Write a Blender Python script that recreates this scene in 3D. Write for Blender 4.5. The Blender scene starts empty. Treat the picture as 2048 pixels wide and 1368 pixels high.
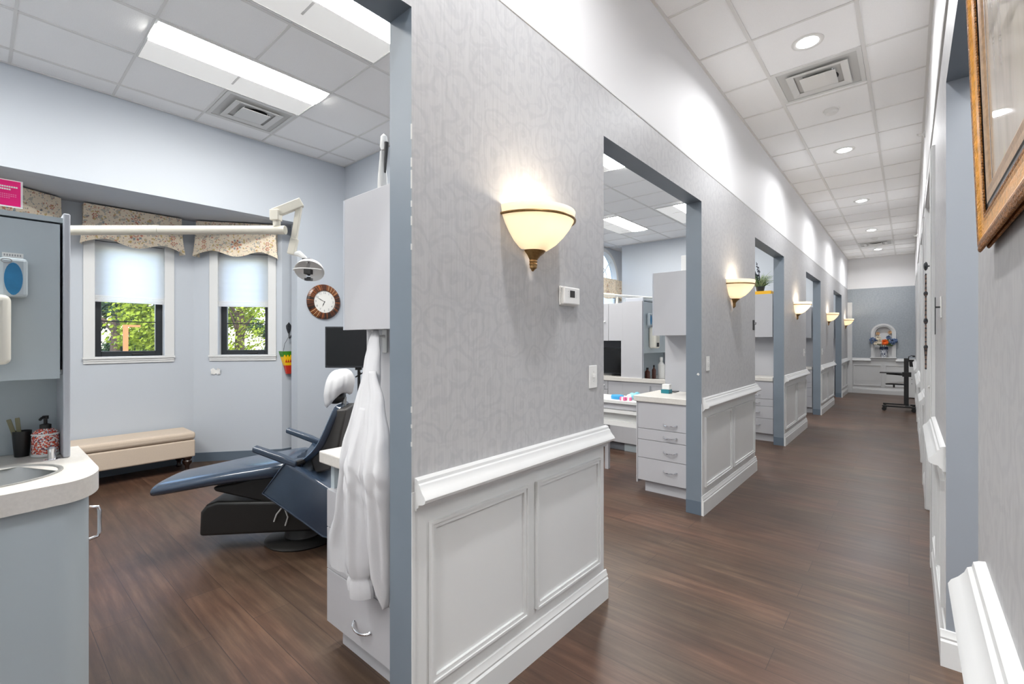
import bpy, bmesh, math, random
from mathutils import Vector, Matrix
R = math.radians
PI = math.pi
random.seed(7)
scene = bpy.context.scene
COL = scene.collection

# ------------------------------------------------------------------ camera, sky, sun, exposure
cam_d = bpy.data.cameras.new('camera')
cam = bpy.data.objects.new('camera', cam_d)
COL.objects.link(cam)
cam.location = (0, 0, 1.365)
cam.rotation_euler = (R(90), 0, math.atan(794 / 923))
cam_d.sensor_width = 36
cam_d.lens = 923 / 2048 * 36
cam_d.shift_y = -3 / 2048
cam_d.clip_start = 0.02
cam_d.clip_end = 300
scene.camera = cam

world = bpy.data.worlds.new('sky')
scene.world = world
world.use_nodes = True
wn = world.node_tree.nodes
bg = wn['Background']
sky = wn.new('ShaderNodeTexSky')
sky.sky_type = 'NISHITA'
sky.sun_disc = False
sky.sun_elevation = R(42)
sky.sun_rotation = R(60)
world.node_tree.links.new(sky.outputs[0], bg.inputs[0])
bg.inputs[1].default_value = 0.62

sun_d = bpy.data.lights.new('sun', 'SUN')
sun_d.energy = 2.4
sun_d.angle = R(0.6)
sun_d.color = (1.0, 0.93, 0.80)
sun = bpy.data.objects.new('sun', sun_d)
COL.objects.link(sun)
sun.rotation_euler = Vector((-0.62, 0.35, -0.70)).to_track_quat('-Z', 'Y').to_euler()

scene.view_settings.view_transform = 'Standard'
scene.view_settings.look = 'None'
scene.view_settings.gamma = 1
scene.view_settings.exposure = 0.48
scene.view_settings.use_curve_mapping = False

L_TROFFER = 34.0
L_DOWN = 14.0
W_DOWN = 15.0
W_SCONCE = 4.0

# ------------------------------------------------------------------ materials
def lin(c):
    return tuple(((v / 255) / 12.92 if v / 255 <= 0.04045 else ((v / 255 + 0.055) / 1.055) ** 2.4) for v in c)

MATS = {}
def mat(name, rgb, rough=0.5, metal=0.0, spec=0.5, noise=0.0, nscale=20.0, bump=0.0, bscale=60.0, coat=0.0, trans=0.0, alpha=1.0):
    m = bpy.data.materials.new(name)
    m.use_nodes = True
    nt = m.node_tree
    b = nt.nodes['Principled BSDF']
    c = lin(rgb) + (1,)
    b.inputs['Base Color'].default_value = c
    b.inputs['Roughness'].default_value = rough
    b.inputs['Metallic'].default_value = metal
    b.inputs['Specular IOR Level'].default_value = spec
    b.inputs['Coat Weight'].default_value = coat
    b.inputs['Transmission Weight'].default_value = trans
    if noise or bump:
        geo = nt.nodes.new('ShaderNodeTexCoord')
    if noise:
        n = nt.nodes.new('ShaderNodeTexNoise')
        n.inputs['Scale'].default_value = nscale
        n.inputs['Detail'].default_value = 4
        nt.links.new(geo.outputs['Object'], n.inputs['Vector'])
        r = nt.nodes.new('ShaderNodeValToRGB')
        r.color_ramp.elements[0].position = 0.3
        r.color_ramp.elements[1].position = 0.7
        r.color_ramp.elements[0].color = tuple(v * (1 - noise) for v in c[:3]) + (1,)
        r.color_ramp.elements[1].color = tuple(min(1, v * (1 + noise)) for v in c[:3]) + (1,)
        nt.links.new(n.outputs['Fac'], r.inputs[0])
        nt.links.new(r.outputs[0], b.inputs['Base Color'])
    if bump:
        n2 = nt.nodes.new('ShaderNodeTexNoise')
        n2.inputs['Scale'].default_value = bscale
        n2.inputs['Detail'].default_value = 3
        nt.links.new(geo.outputs['Object'], n2.inputs['Vector'])
        bp = nt.nodes.new('ShaderNodeBump')
        bp.inputs['Strength'].default_value = bump
        bp.inputs['Distance'].default_value = 0.004
        nt.links.new(n2.outputs['Fac'], bp.inputs['Height'])
        nt.links.new(bp.outputs[0], b.inputs['Normal'])
    MATS[name] = m
    return m

def emit(name, rgb, strength):
    m = mat(name, (230, 230, 228), 0.4)
    b = m.node_tree.nodes['Principled BSDF']
    b.inputs['Emission Color'].default_value = lin(rgb) + (1,)
    b.inputs['Emission Strength'].default_value = strength
    return m

def ramp(nt, stops, interp='LINEAR'):
    r = nt.nodes.new('ShaderNodeValToRGB')
    cr = r.color_ramp
    cr.interpolation = interp
    while len(cr.elements) < len(stops):
        cr.elements.new(0.5)
    for e, (p, c) in zip(cr.elements, stops):
        e.position = p
        e.color = tuple(c) + (1,) if len(c) == 3 else c
    return r

mat('white_trim', (212, 213, 213), 0.35, noise=0.02, nscale=3)
mat('wall_white', (230, 230, 231), 0.6, bump=0.05)
mat('wall_blue', (184, 190, 198), 0.55, bump=0.05)
mat('jamb_blue', (114, 125, 136), 0.45, noise=0.03, nscale=6)
mat('jamb_right', (140, 146, 154), 0.45)
mat('base_vinyl', (92, 105, 118), 0.4)
mat('room_soffit', (184, 190, 198), 0.6)
mat('ceiling_tile', (250, 250, 250), 0.8, noise=0.015, nscale=120, bump=0.25, bscale=180)
mat('ceiling_grid', (226, 225, 223), 0.5)
mat('metal_white', (222, 222, 220), 0.4)
mat('grille_grey', (200, 200, 198), 0.5)
mat('duct_dark', (46, 46, 46), 0.7)
mat('laminate_grey', (186, 186, 190), 0.4)
mat('laminate_blue', (178, 189, 195), 0.4)
mat('counter_top', (214, 210, 204), 0.35, noise=0.05, nscale=90)
mat('edge_grey', (186, 190, 198), 0.35)
mat('niche_dark', (120, 124, 132), 0.6)
mat('chrome', (225, 225, 228), 0.12, metal=1)
mat('steel', (190, 190, 188), 0.5, metal=1)
mat('brass', (150, 120, 78), 0.35, metal=0.9, noise=0.2, nscale=80)
mat('gold', (214, 150, 52), 0.33, metal=0.55, noise=0.22, nscale=70, bump=0.5, bscale=240)
mat('gold_rope', (150, 98, 44), 0.4, metal=0.6, noise=0.5, nscale=150, bump=1.0, bscale=260)
mat('gold_pale', (170, 138, 104), 0.45, metal=0.4, noise=0.2, nscale=120)
mat('frame_black', (30, 27, 26), 0.35)
mat('black_plastic', (26, 26, 27), 0.4)
mat('black_gloss', (14, 14, 15), 0.12)
mat('bezel', (44, 45, 48), 0.15)
mat('screen_black', (17, 17, 18), 0.2)
mat('black_sash', (30, 34, 38), 0.4)
mat('chair_blue', (46, 60, 78), 0.20, spec=0.8, noise=0.06, nscale=9)
mat('chair_black', (34, 33, 32), 0.42)
mat('chair_shell', (70, 68, 66), 0.5)
mat('white_cloth', (208, 208, 210), 0.85, bump=0.15, bscale=160)
mat('coat_cloth', (194, 194, 197), 0.85, bump=0.1, bscale=220)
mat('cream_enamel', (222, 217, 203), 0.35)
mat('bench_fabric', (196, 180, 163), 0.9, noise=0.05, nscale=150, bump=0.2, bscale=400)
mat('dark_wood', (38, 22, 16), 0.25)
mat('cream_plastic', (222, 219, 208), 0.35)
mat('white_plastic', (232, 232, 230), 0.35)
mat('teal_blue', (38, 120, 168), 0.5, noise=0.1, nscale=30)
mat('pink_card', (245, 0, 125), 0.4)
mat('pink_pale', (250, 120, 175), 0.5)
mat('print_grey', (150, 150, 152), 0.6)
mat('iron', (52, 54, 58), 0.5, metal=0.5, noise=0.3, nscale=90)
mat('clock_face', (232, 231, 226), 0.4)
mat('ink', (40, 42, 48), 0.5)
mat('ink_pale', (120, 120, 130), 0.5)
mat('rim_a', (92, 48, 24), 0.3)
mat('rim_b', (58, 32, 18), 0.3)
mat('rim_c', (140, 78, 36), 0.3)
mat('rim_d', (34, 24, 20), 0.3)
mat('rim_e', (196, 150, 104), 0.3)
mat('kite_green', (56, 128, 28), 0.3)
mat('kite_yellow', (236, 186, 16), 0.3)
mat('kite_red', (190, 50, 34), 0.3)
mat('kite_dark', (84, 36, 40), 0.4)
mat('yellow_box', (250, 190, 22), 0.45)
mat('leaf_green', (88, 116, 72), 0.7, noise=0.25, nscale=40)
mat('leaf_pale', (150, 166, 128), 0.7, noise=0.2, nscale=40)
mat('berry_dark', (48, 50, 66), 0.6)
mat('vase_blue', (44, 54, 78), 0.15)
mat('flower_orange', (240, 106, 30), 0.7, noise=0.15, nscale=40)
mat('flower_blue', (96, 118, 156), 0.8, noise=0.25, nscale=60)
mat('flower_cream', (236, 226, 206), 0.8, noise=0.06, nscale=40)
mat('flower_peach', (226, 190, 150), 0.8, noise=0.1, nscale=40)
mat('item_teal', (20, 120, 134), 0.45)
mat('item_aqua', (132, 196, 212), 0.5)
mat('item_sky', (60, 158, 212), 0.45)
mat('item_pink', (232, 120, 168), 0.5)
mat('bottle_amber', (96, 54, 42), 0.3)
mat('bottle_dark', (46, 50, 52), 0.3)
mat('olive', (120, 118, 92), 0.6)
mat('leaf_sun', (138, 154, 44), 0.6, spec=0.2, noise=0.3, nscale=2.0)
mat('leaf_dark', (58, 80, 50), 0.6, spec=0.2, noise=0.3, nscale=2.0)
mat('bark', (92, 74, 60), 0.9, noise=0.3, nscale=8)
mat('post_wood', (196, 124, 76), 0.8, noise=0.1, nscale=6)
mat('pale_paving', (176, 170, 156), 0.95, noise=0.3, nscale=1.5)  # paved ground, made pale to bounce sunlight up onto the window shades
mat('bead_brown', (112, 84, 70), 0.4)
mat('scuff', (214, 214, 212), 0.7)
emit('troffer_lens', (255, 253, 248), L_TROFFER)
emit('troffer_side_glow', (255, 253, 250), 0.22)  # low emission stands in for lens light on the dimmer half
emit('down_lens', (252, 253, 255), L_DOWN)
mat('glass_clear', (255, 255, 255), 0.0)

def glass_mat():
    m = MATS['glass_clear']
    nt = m.node_tree
    nt.nodes.remove(nt.nodes['Principled BSDF'])
    out = nt.nodes['Material Output']
    t = nt.nodes.new('ShaderNodeBsdfTransparent')
    g = nt.nodes.new('ShaderNodeBsdfGlossy')
    g.inputs['Roughness'].default_value = 0.02
    lw = nt.nodes.new('ShaderNodeLayerWeight')
    pw = nt.nodes.new('ShaderNodeMath'); pw.operation = 'POWER'; pw.inputs[1].default_value = 5.0
    nt.links.new(lw.outputs['Facing'], pw.inputs[0])
    fr = nt.nodes.new('ShaderNodeMath'); fr.operation = 'MULTIPLY_ADD'; fr.inputs[1].default_value = 0.9; fr.inputs[2].default_value = 0.03
    nt.links.new(pw.outputs[0], fr.inputs[0])
    mx = nt.nodes.new('ShaderNodeMixShader')
    nt.links.new(fr.outputs[0], mx.inputs[0])
    nt.links.new(t.outputs[0], mx.inputs[1])
    nt.links.new(g.outputs[0], mx.inputs[2])
    nt.links.new(mx.outputs[0], out.inputs[0])
glass_mat()

def translucent(name, rgb, w=0.6, emission=0.0, erg=(255, 220, 170)):
    m = bpy.data.materials.new(name)
    m.use_nodes = True
    nt = m.node_tree
    b = nt.nodes['Principled BSDF']
    b.inputs['Base Color'].default_value = lin(rgb) + (1,)
    b.inputs['Roughness'].default_value = 0.5
    if emission:
        b.inputs['Emission Color'].default_value = lin(erg) + (1,)
        b.inputs['Emission Strength'].default_value = emission
    t = nt.nodes.new('ShaderNodeBsdfTranslucent')
    t.inputs[0].default_value = lin(rgb) + (1,)
    mx = nt.nodes.new('ShaderNodeMixShader')
    mx.inputs[0].default_value = w
    nt.links.new(b.outputs[0], mx.inputs[1])
    nt.links.new(t.outputs[0], mx.inputs[2])
    nt.links.new(mx.outputs[0], nt.nodes['Material Output'].inputs[0])
    MATS[name] = m
translucent('shade_fabric', (255, 253, 250), 0.92)
translucent('alabaster', (252, 244, 230), 0.42)

def floor_mat():
    m = mat('floor_plank', (90, 68, 56), 0.36)
    nt = m.node_tree
    b = nt.nodes['Principled BSDF']
    g = nt.nodes.new('ShaderNodeNewGeometry')
    br = nt.nodes.new('ShaderNodeTexBrick')
    br.offset = 0.37
    br.inputs['Scale'].default_value = 1.0
    br.inputs['Brick Width'].default_value = 1.22
    br.inputs['Row Height'].default_value = 0.178
    br.inputs['Mortar Size'].default_value = 0.0016
    br.inputs['Mortar Smooth'].default_value = 0.2
    br.inputs['Bias'].default_value = 0.0
    br.inputs['Color1'].default_value = (0, 0, 0, 1)
    br.inputs['Color2'].default_value = (1, 1, 1, 1)
    br.inputs['Mortar'].default_value = (0.4, 0.4, 0.4, 1)
    nt.links.new(g.outputs['Position'], br.inputs['Vector'])
    mp = nt.nodes.new('ShaderNodeMapping')
    mp.inputs['Scale'].default_value = (1.3, 16, 1)
    nt.links.new(g.outputs['Position'], mp.inputs['Vector'])
    n = nt.nodes.new('ShaderNodeTexNoise')
    n.inputs['Scale'].default_value = 1.6
    n.inputs['Detail'].default_value = 8
    n.inputs['Roughness'].default_value = 0.65
    nt.links.new(mp.outputs[0], n.inputs['Vector'])
    ad = nt.nodes.new('ShaderNodeMixRGB')
    ad.inputs[0].default_value = 0.11
    nt.links.new(n.outputs['Fac'], ad.inputs[1])
    nt.links.new(br.outputs['Color'], ad.inputs[2])
    n3 = nt.nodes.new('ShaderNodeTexNoise')
    n3.inputs['Scale'].default_value = 2.2
    n3.inputs['Detail'].default_value = 3
    nt.links.new(g.outputs['Position'], n3.inputs['Vector'])
    ad2 = nt.nodes.new('ShaderNodeMixRGB')
    ad2.inputs[0].default_value = 0.25
    nt.links.new(ad.outputs[0], ad2.inputs[1])
    nt.links.new(n3.outputs['Fac'], ad2.inputs[2])
    r = ramp(nt, [(0.28, lin((46, 32, 25))), (0.5, lin((76, 57, 46))), (0.72, lin((106, 84, 69)))])
    nt.links.new(ad2.outputs[0], r.inputs[0])
    dk = nt.nodes.new('ShaderNodeMixRGB')
    dk.inputs[2].default_value = lin((48, 35, 29)) + (1,)
    nt.links.new(br.outputs['Fac'], dk.inputs[0])
    n4 = nt.nodes.new('ShaderNodeTexNoise')
    n4.inputs['Scale'].default_value = 1.3
    n4.inputs['Detail'].default_value = 2
    mp4 = nt.nodes.new('ShaderNodeMapping'); mp4.inputs['Scale'].default_value = (0.8, 2.5, 1); mp4.inputs['Location'].default_value = (3, 7, 1)
    nt.links.new(g.outputs['Position'], mp4.inputs['Vector']); nt.links.new(mp4.outputs[0], n4.inputs['Vector'])
    hr = ramp(nt, [(0.35, (1.10, 0.96, 0.90)), (0.65, (0.92, 0.98, 0.94))])
    nt.links.new(n4.outputs['Fac'], hr.inputs[0])
    hm = nt.nodes.new('ShaderNodeMixRGB'); hm.blend_type = 'MULTIPLY'; hm.inputs[0].default_value = 1.0
    nt.links.new(r.outputs[0], hm.inputs[1]); nt.links.new(hr.outputs[0], hm.inputs[2])
    nt.links.new(hm.outputs[0], dk.inputs[1])
    nt.links.new(dk.outputs[0], b.inputs['Base Color'])
    rr = nt.nodes.new('ShaderNodeMapRange')
    rr.inputs['To Min'].default_value = 0.30
    rr.inputs['To Max'].default_value = 0.46
    nt.links.new(n3.outputs['Fac'], rr.inputs['Value'])
    nt.links.new(rr.outputs[0], b.inputs['Roughness'])
    bp = nt.nodes.new('ShaderNodeBump')
    bp.inputs['Strength'].default_value = 0.12
    bp.inputs['Distance'].default_value = 0.002
    nt.links.new(n.outputs['Fac'], bp.inputs['Height'])
    nt.links.new(bp.outputs[0], b.inputs['Normal'])
floor_mat()

def wallpaper_mat(name, c0, c1):
    m = mat(name, c0, 0.5)
    nt = m.node_tree
    b = nt.nodes['Principled BSDF']
    g = nt.nodes.new('ShaderNodeNewGeometry')
    sp = nt.nodes.new('ShaderNodeSeparateXYZ')
    nt.links.new(g.outputs['Position'], sp.inputs[0])
    su = nt.nodes.new('ShaderNodeMath'); su.operation = 'ADD'
    nt.links.new(sp.outputs[0], su.inputs[0]); nt.links.new(sp.outputs[1], su.inputs[1])
    cb = nt.nodes.new('ShaderNodeCombineXYZ')
    nt.links.new(su.outputs[0], cb.inputs[0]); nt.links.new(sp.outputs[2], cb.inputs[1])
    # warp
    nw = nt.nodes.new('ShaderNodeTexNoise')
    nw.inputs['Scale'].default_value = 7
    nw.inputs['Detail'].default_value = 3
    nt.links.new(cb.outputs[0], nw.inputs['Vector'])
    mx = nt.nodes.new('ShaderNodeMixRGB'); mx.blend_type = 'ADD'; mx.inputs[0].default_value = 0.13
    nt.links.new(cb.outputs[0], mx.inputs[1]); nt.links.new(nw.outputs['Color'], mx.inputs[2])
    acc = None
    for sc, fr in ((7.5, 16.0), (13.0, 12.0)):
        v = nt.nodes.new('ShaderNodeTexVoronoi')
        v.voronoi_dimensions = '2D'
        v.inputs['Scale'].default_value = sc
        v.inputs['Randomness'].default_value = 0.75
        nt.links.new(mx.outputs[0], v.inputs['Vector'])
        mu = nt.nodes.new('ShaderNodeMath'); mu.operation = 'MULTIPLY'; mu.inputs[1].default_value = fr
        nt.links.new(v.outputs['Distance'], mu.inputs[0])
        si = nt.nodes.new('ShaderNodeMath'); si.operation = 'SINE'
        nt.links.new(mu.outputs[0], si.inputs[0])
        rp = ramp(nt, [(0.30, (0, 0, 0)), (0.98, (1, 1, 1))])
        nt.links.new(si.outputs[0], rp.inputs[0])
        if acc is None:
            acc = rp.outputs[0]
        else:
            a = nt.nodes.new('ShaderNodeMixRGB'); a.blend_type = 'ADD'; a.inputs[0].default_value = 0.6
            nt.links.new(acc, a.inputs[1]); nt.links.new(rp.outputs[0], a.inputs[2])
            acc = a.outputs[0]
    fin = nt.nodes.new('ShaderNodeMixRGB')
    fin.inputs[1].default_value = lin(c0) + (1,)
    fin.inputs[2].default_value = lin(c1) + (1,)
    nt.links.new(acc, fin.inputs[0])
    # vertical silk streaks
    mp = nt.nodes.new('ShaderNodeMapping'); mp.inputs['Scale'].default_value = (120, 6, 1)
    nt.links.new(cb.outputs[0], mp.inputs['Vector'])
    ns = nt.nodes.new('ShaderNodeTexNoise'); ns.inputs['Scale'].default_value = 1; ns.inputs['Detail'].default_value = 2
    nt.links.new(mp.outputs[0], ns.inputs['Vector'])
    ov = nt.nodes.new('ShaderNodeMixRGB'); ov.blend_type = 'OVERLAY'; ov.inputs[0].default_value = 0.14
    nt.links.new(fin.outputs[0], ov.inputs[1]); nt.links.new(ns.outputs['Fac'], ov.inputs[2])
    nt.links.new(ov.outputs[0], b.inputs['Base Color'])
    bp = nt.nodes.new('ShaderNodeBump'); bp.inputs['Strength'].default_value = 0.1; bp.inputs['Distance'].default_value = 0.002
    nt.links.new(ns.outputs['Fac'], bp.inputs['Height']); nt.links.new(bp.outputs[0], b.inputs['Normal'])
wallpaper_mat('wallpaper', (182, 182, 183), (175, 175, 177))
wallpaper_mat('wallpaper_blue', (160, 167, 173), (154, 162, 168))

def spots_mat(name, base, spots, scale, thr=0.32, rough=0.85):
    """small coloured motifs scattered on a base colour"""
    m = mat(name, base, rough)
    nt = m.node_tree
    b = nt.nodes['Principled BSDF']
    tc = nt.nodes.new('ShaderNodeTexCoord')
    prev = None
    for i, (rgb, sc, th) in enumerate(spots):
        v = nt.nodes.new('ShaderNodeTexVoronoi')
        v.inputs['Scale'].default_value = scale * sc
        mp = nt.nodes.new('ShaderNodeMapping'); mp.inputs['Location'].default_value = (i * 3.7, i * 1.9, i * 2.3)
        nt.links.new(tc.outputs['Object'], mp.inputs['Vector'])
        nz = nt.nodes.new('ShaderNodeTexNoise'); nz.inputs['Scale'].default_value = scale * sc * 2
        nt.links.new(mp.outputs[0], nz.inputs['Vector'])
        w = nt.nodes.new('ShaderNodeMixRGB'); w.blend_type = 'ADD'; w.inputs[0].default_value = 0.45 / (scale * sc) * 2
        nt.links.new(mp.outputs[0], w.inputs[1]); nt.links.new(nz.outputs['Color'], w.inputs[2])
        nt.links.new(w.outputs[0], v.inputs['Vector'])
        rp = ramp(nt, [(th, (1, 1, 1)), (th + 0.06, (0, 0, 0))])
        nt.links.new(v.outputs['Distance'], rp.inputs[0])
        mx = nt.nodes.new('ShaderNodeMixRGB')
        nt.links.new(rp.outputs[0], mx.inputs[0])
        if prev is None:
            mx.inputs[1].default_value = lin(base) + (1,)
        else:
            nt.links.new(prev, mx.inputs[1])
        mx.inputs[2].default_value = lin(rgb) + (1,)
        prev = mx.outputs[0]
    nt.links.new(prev, b.inputs['Base Color'])
spots_mat('valance_fabric', (226, 212, 190), [((186, 180, 166), 0.8, 0.26), ((196, 174, 124), 0.9, 0.20), ((190, 132, 112), 1.5, 0.17), ((150, 152, 150), 1.9, 0.20), ((164, 116, 104), 2.6, 0.13)], 20)
mat('motif_red', (188, 120, 100), 0.85)
mat('motif_blue', (140, 150, 156), 0.85)
mat('motif_ochre', (196, 168, 112), 0.85)
spots_mat('soap_pattern', (236, 232, 228), [((214, 84, 54), 1.0, 0.48), ((40, 70, 92), 0.8, 0.30), ((190, 44, 54), 1.5, 0.30)], 130, rough=0.2)
spots_mat('vase_pattern', (222, 226, 232), [((44, 56, 92), 1.0, 0.40)], 40, rough=0.15)

def art_mat():
    m = mat('old_print', (186, 170, 148), 0.5)
    nt = m.node_tree
    b = nt.nodes['Principled BSDF']
    tc = nt.nodes.new('ShaderNodeTexCoord')
    mp = nt.nodes.new('ShaderNodeMapping'); mp.inputs['Scale'].default_value = (1, 9, 2)
    mp.inputs['Rotation'].default_value = (R(35), 0, 0)
    nt.links.new(tc.outputs['Object'], mp.inputs['Vector'])
    n = nt.nodes.new('ShaderNodeTexNoise'); n.inputs['Scale'].default_value = 2; n.inputs['Detail'].default_value = 6
    nt.links.new(mp.outputs[0], n.inputs['Vector'])
    r = ramp(nt, [(0.3, lin((150, 132, 110))), (0.5, lin((188, 172, 150))), (0.62, lin((196, 182, 158))), (0.72, lin((205, 190, 130)))])
    nt.links.new(n.outputs['Fac'], r.inputs[0])
    nt.links.new(r.outputs[0], b.inputs['Base Color'])
    b.inputs['Coat Weight'].default_value = 1.0
    b.inputs['Coat Roughness'].default_value = 0.02
art_mat()

# ------------------------------------------------------------------ mesh helpers
class MB:
    def __init__(s):
        s.v = []; s.f = []; s.m = []
    def add(s, verts, faces, m):
        o = len(s.v)
        s.v += [tuple(p) for p in verts]
        for i, f in enumerate(faces):
            s.f.append(tuple(o + k for k in f))
            s.m.append(m[i] if isinstance(m, list) else m)
        return s
    def box(s, x0, x1, y0, y1, z0, z1, m, T=None):
        # m: one material or dict of -x +x -y +y -z +z
        v = [(x0, y0, z0), (x1, y0, z0), (x1, y1, z0), (x0, y1, z0), (x0, y0, z1), (x1, y0, z1), (x1, y1, z1), (x0, y1, z1)]
        if T: v = [T @ Vector(p) for p in v]
        f = [(0, 4, 7, 3), (1, 2, 6, 5), (0, 1, 5, 4), (3, 7, 6, 2), (0, 3, 2, 1), (4, 5, 6, 7)]
        if isinstance(m, dict):
            d = m.get('d')
            m = [m.get(k, d) for k in ('-x', '+x', '-y', '+y', '-z', '+z')]
        return s.add(v, f, m)
    def prism(s, pts, a, b, axis, m, caps=True):
        """extrude closed 2D polygon between a and b along axis ('x': pts=(y,z); 'y': pts=(x,z); 'z': pts=(x,y))"""
        def P(p, w):
            if axis == 'x': return (w, p[0], p[1])
            if axis == 'y': return (p[0], w, p[1])
            return (p[0], p[1], w)
        n = len(pts)
        v = [P(p, a) for p in pts] + [P(p, b) for p in pts]
        f = [(i, (i + 1) % n, n + (i + 1) % n, n + i) for i in range(n)]
        if caps: f += [tuple(range(n))[::-1], tuple(range(n, 2 * n))]
        return s.add(v, f, m)
    def loft(s, rings, m, closed=True, caps=True):
        n = len(rings[0])
        v = [p for r in rings for p in r]
        f = []
        for i in range(len(rings) - 1):
            for j in range(n if closed else n - 1):
                k = (j + 1) % n
                f.append((i * n + j, i * n + k, (i + 1) * n + k, (i + 1) * n + j))
        if caps and closed:
            f.append(tuple(range(n))[::-1])
            f.append(tuple((len(rings) - 1) * n + j for j in range(n)))
        return s.add(v, f, m)
    def lathe(s, prof, m, c=(0, 0, 0), seg=24, a0=0, a1=2 * PI, axis='z', sx=1, sy=1, caps=True):
        full = abs(a1 - a0 - 2 * PI) < 1e-6
        n = seg if full else seg + 1
        rings = []
        for r, z in prof:
            ring = []
            for j in range(n):
                a = a0 + (a1 - a0) * j / seg
                x, y = r * math.cos(a) * sx, r * math.sin(a) * sy
                p = (x, y, z) if axis == 'z' else ((z, x, y) if axis == 'x' else (x, z, y))
                ring.append((p[0] + c[0], p[1] + c[1], p[2] + c[2]))
            rings.append(ring)
        return s.loft(rings, m, closed=full, caps=full and caps)
    def tube(s, path, r, m, seg=8):
        P = [Vector(p) for p in path]
        rs = r if isinstance(r, (list, tuple)) else [r] * len(P)
        rings = []
        up = Vector((0, 0, 1))
        for i, p in enumerate(P):
            t = (P[min(i + 1, len(P) - 1)] - P[max(i - 1, 0)]).normalized()
            if i == 0:
                ref = up if abs(t.dot(up)) < 0.95 else Vector((1, 0, 0))
                a = t.cross(ref).normalized()
            else:
                a = a - t * a.dot(t)
                a = a.normalized() if a.length > 1e-4 else t.orthogonal().normalized()
            b = a.cross(t)
            rings.append([tuple(p + (a * math.cos(2 * PI * k / seg) + b * math.sin(2 * PI * k / seg)) * rs[i]) for k in range(seg)])
        return s.loft(rings, m)
    def sphere(s, c, r, m, seg=12, rg=8):
        rr = r if isinstance(r, (tuple, list)) else (r, r, r)
        rings = []
        for i in range(rg + 1):
            th = PI * i / rg
            rad = max(math.sin(th), 0.02)
            rings.append([(c[0] + rr[0] * rad * math.cos(2 * PI * j / seg), c[1] + rr[1] * rad * math.sin(2 * PI * j / seg), c[2] - rr[2] * math.cos(th)) for j in range(seg)])
        return s.loft(rings, m)
    def xf(s, M):
        s.v = [tuple(M @ Vector(p)) for p in s.v]
        return s
    def build(s, name, parent=None, smooth=35, bevel=0, seg=2, subsurf=0):
        me = bpy.data.meshes.new(name)
        me.from_pydata(s.v, [], s.f)
        names = []
        for k in s.m:
            if k not in names: names.append(k)
        for k in names: me.materials.append(MATS[k])
        me.polygons.foreach_set('material_index', [names.index(k) for k in s.m])
        bm = bmesh.new(); bm.from_mesh(me)
        bmesh.ops.recalc_face_normals(bm, faces=bm.faces)
        bm.to_mesh(me); bm.free()
        me.update()
        if smooth:
            me.polygons.foreach_set('use_smooth', [True] * len(me.polygons))
            me.set_sharp_from_angle(angle=R(smooth))
        o = bpy.data.objects.new(name, me)
        COL.objects.link(o)
        if parent: o.parent = parent
        if bevel:
            b = o.modifiers.new('bevel', 'BEVEL')
            b.width = bevel; b.segments = seg; b.limit_method = 'ANGLE'; b.angle_limit = R(40)
        if subsurf:
            d = o.modifiers.new('sub', 'SUBSURF'); d.levels = subsurf; d.render_levels = subsurf
        return o

def tag(o, label, cat, group=None):
    o['label'] = label; o['category'] = cat
    if group: o['group'] = group
    return o
def thing(name, label, cat, loc=(0, 0, 0), rz=0, group=None):
    o = bpy.data.objects.new(name, None)
    o.empty_display_size = 0.1
    COL.objects.link(o)
    o.location = loc; o.rotation_euler = (0, 0, rz)
    return tag(o, label, cat, group)
def struct(o):
    o['kind'] = 'structure'
    return o
def kids(o):
    return [c for c in bpy.data.objects if c.parent == o]
def copy_tree(o, parent=None):
    c = o.copy(); COL.objects.link(c)
    if parent: c.parent = parent
    for k in kids(o): copy_tree(k, c)
    return c
def dup(o, loc, rz, label, group=None):
    c = copy_tree(o)
    c.location = loc; c.rotation_euler = (0, 0, rz); c['label'] = label
    if group: c['group'] = group
    return c

# ------------------------------------------------------------------ shell numbers
XL, XLB = -1.226, -1.346          # corridor face / room face of the long left wall
XR = 0.118                        # corridor face of the right wall
ZC = 3.5
ZP = 2.71                         # top of wallpaper
ZR = 0.87
HEAD = 2.45
Y0, YE = -3.0, 15.0
XO = -5.26                        # outside wall of the treatment rooms
OPEN = [(-0.60, 0.924), (2.17, 3.69), (5.34, 6.82), (8.51, 10.08), (11.99, 13.53)]
PIERS = [(0.924, 2.17), (3.69, 5.34), (6.82, 8.51), (10.08, 11.99), (13.53, 15.0)]

# floor and ground
struct(MB().box(-6.4, 2.6, Y0 - 0.15, YE + 0.3, -0.08, 0, 'floor_plank').build('floor', smooth=0))
struct(MB().box(-70, 20, -40, 50, -0.4, -0.25, 'pale_paving').build('ground', smooth=0))

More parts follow.
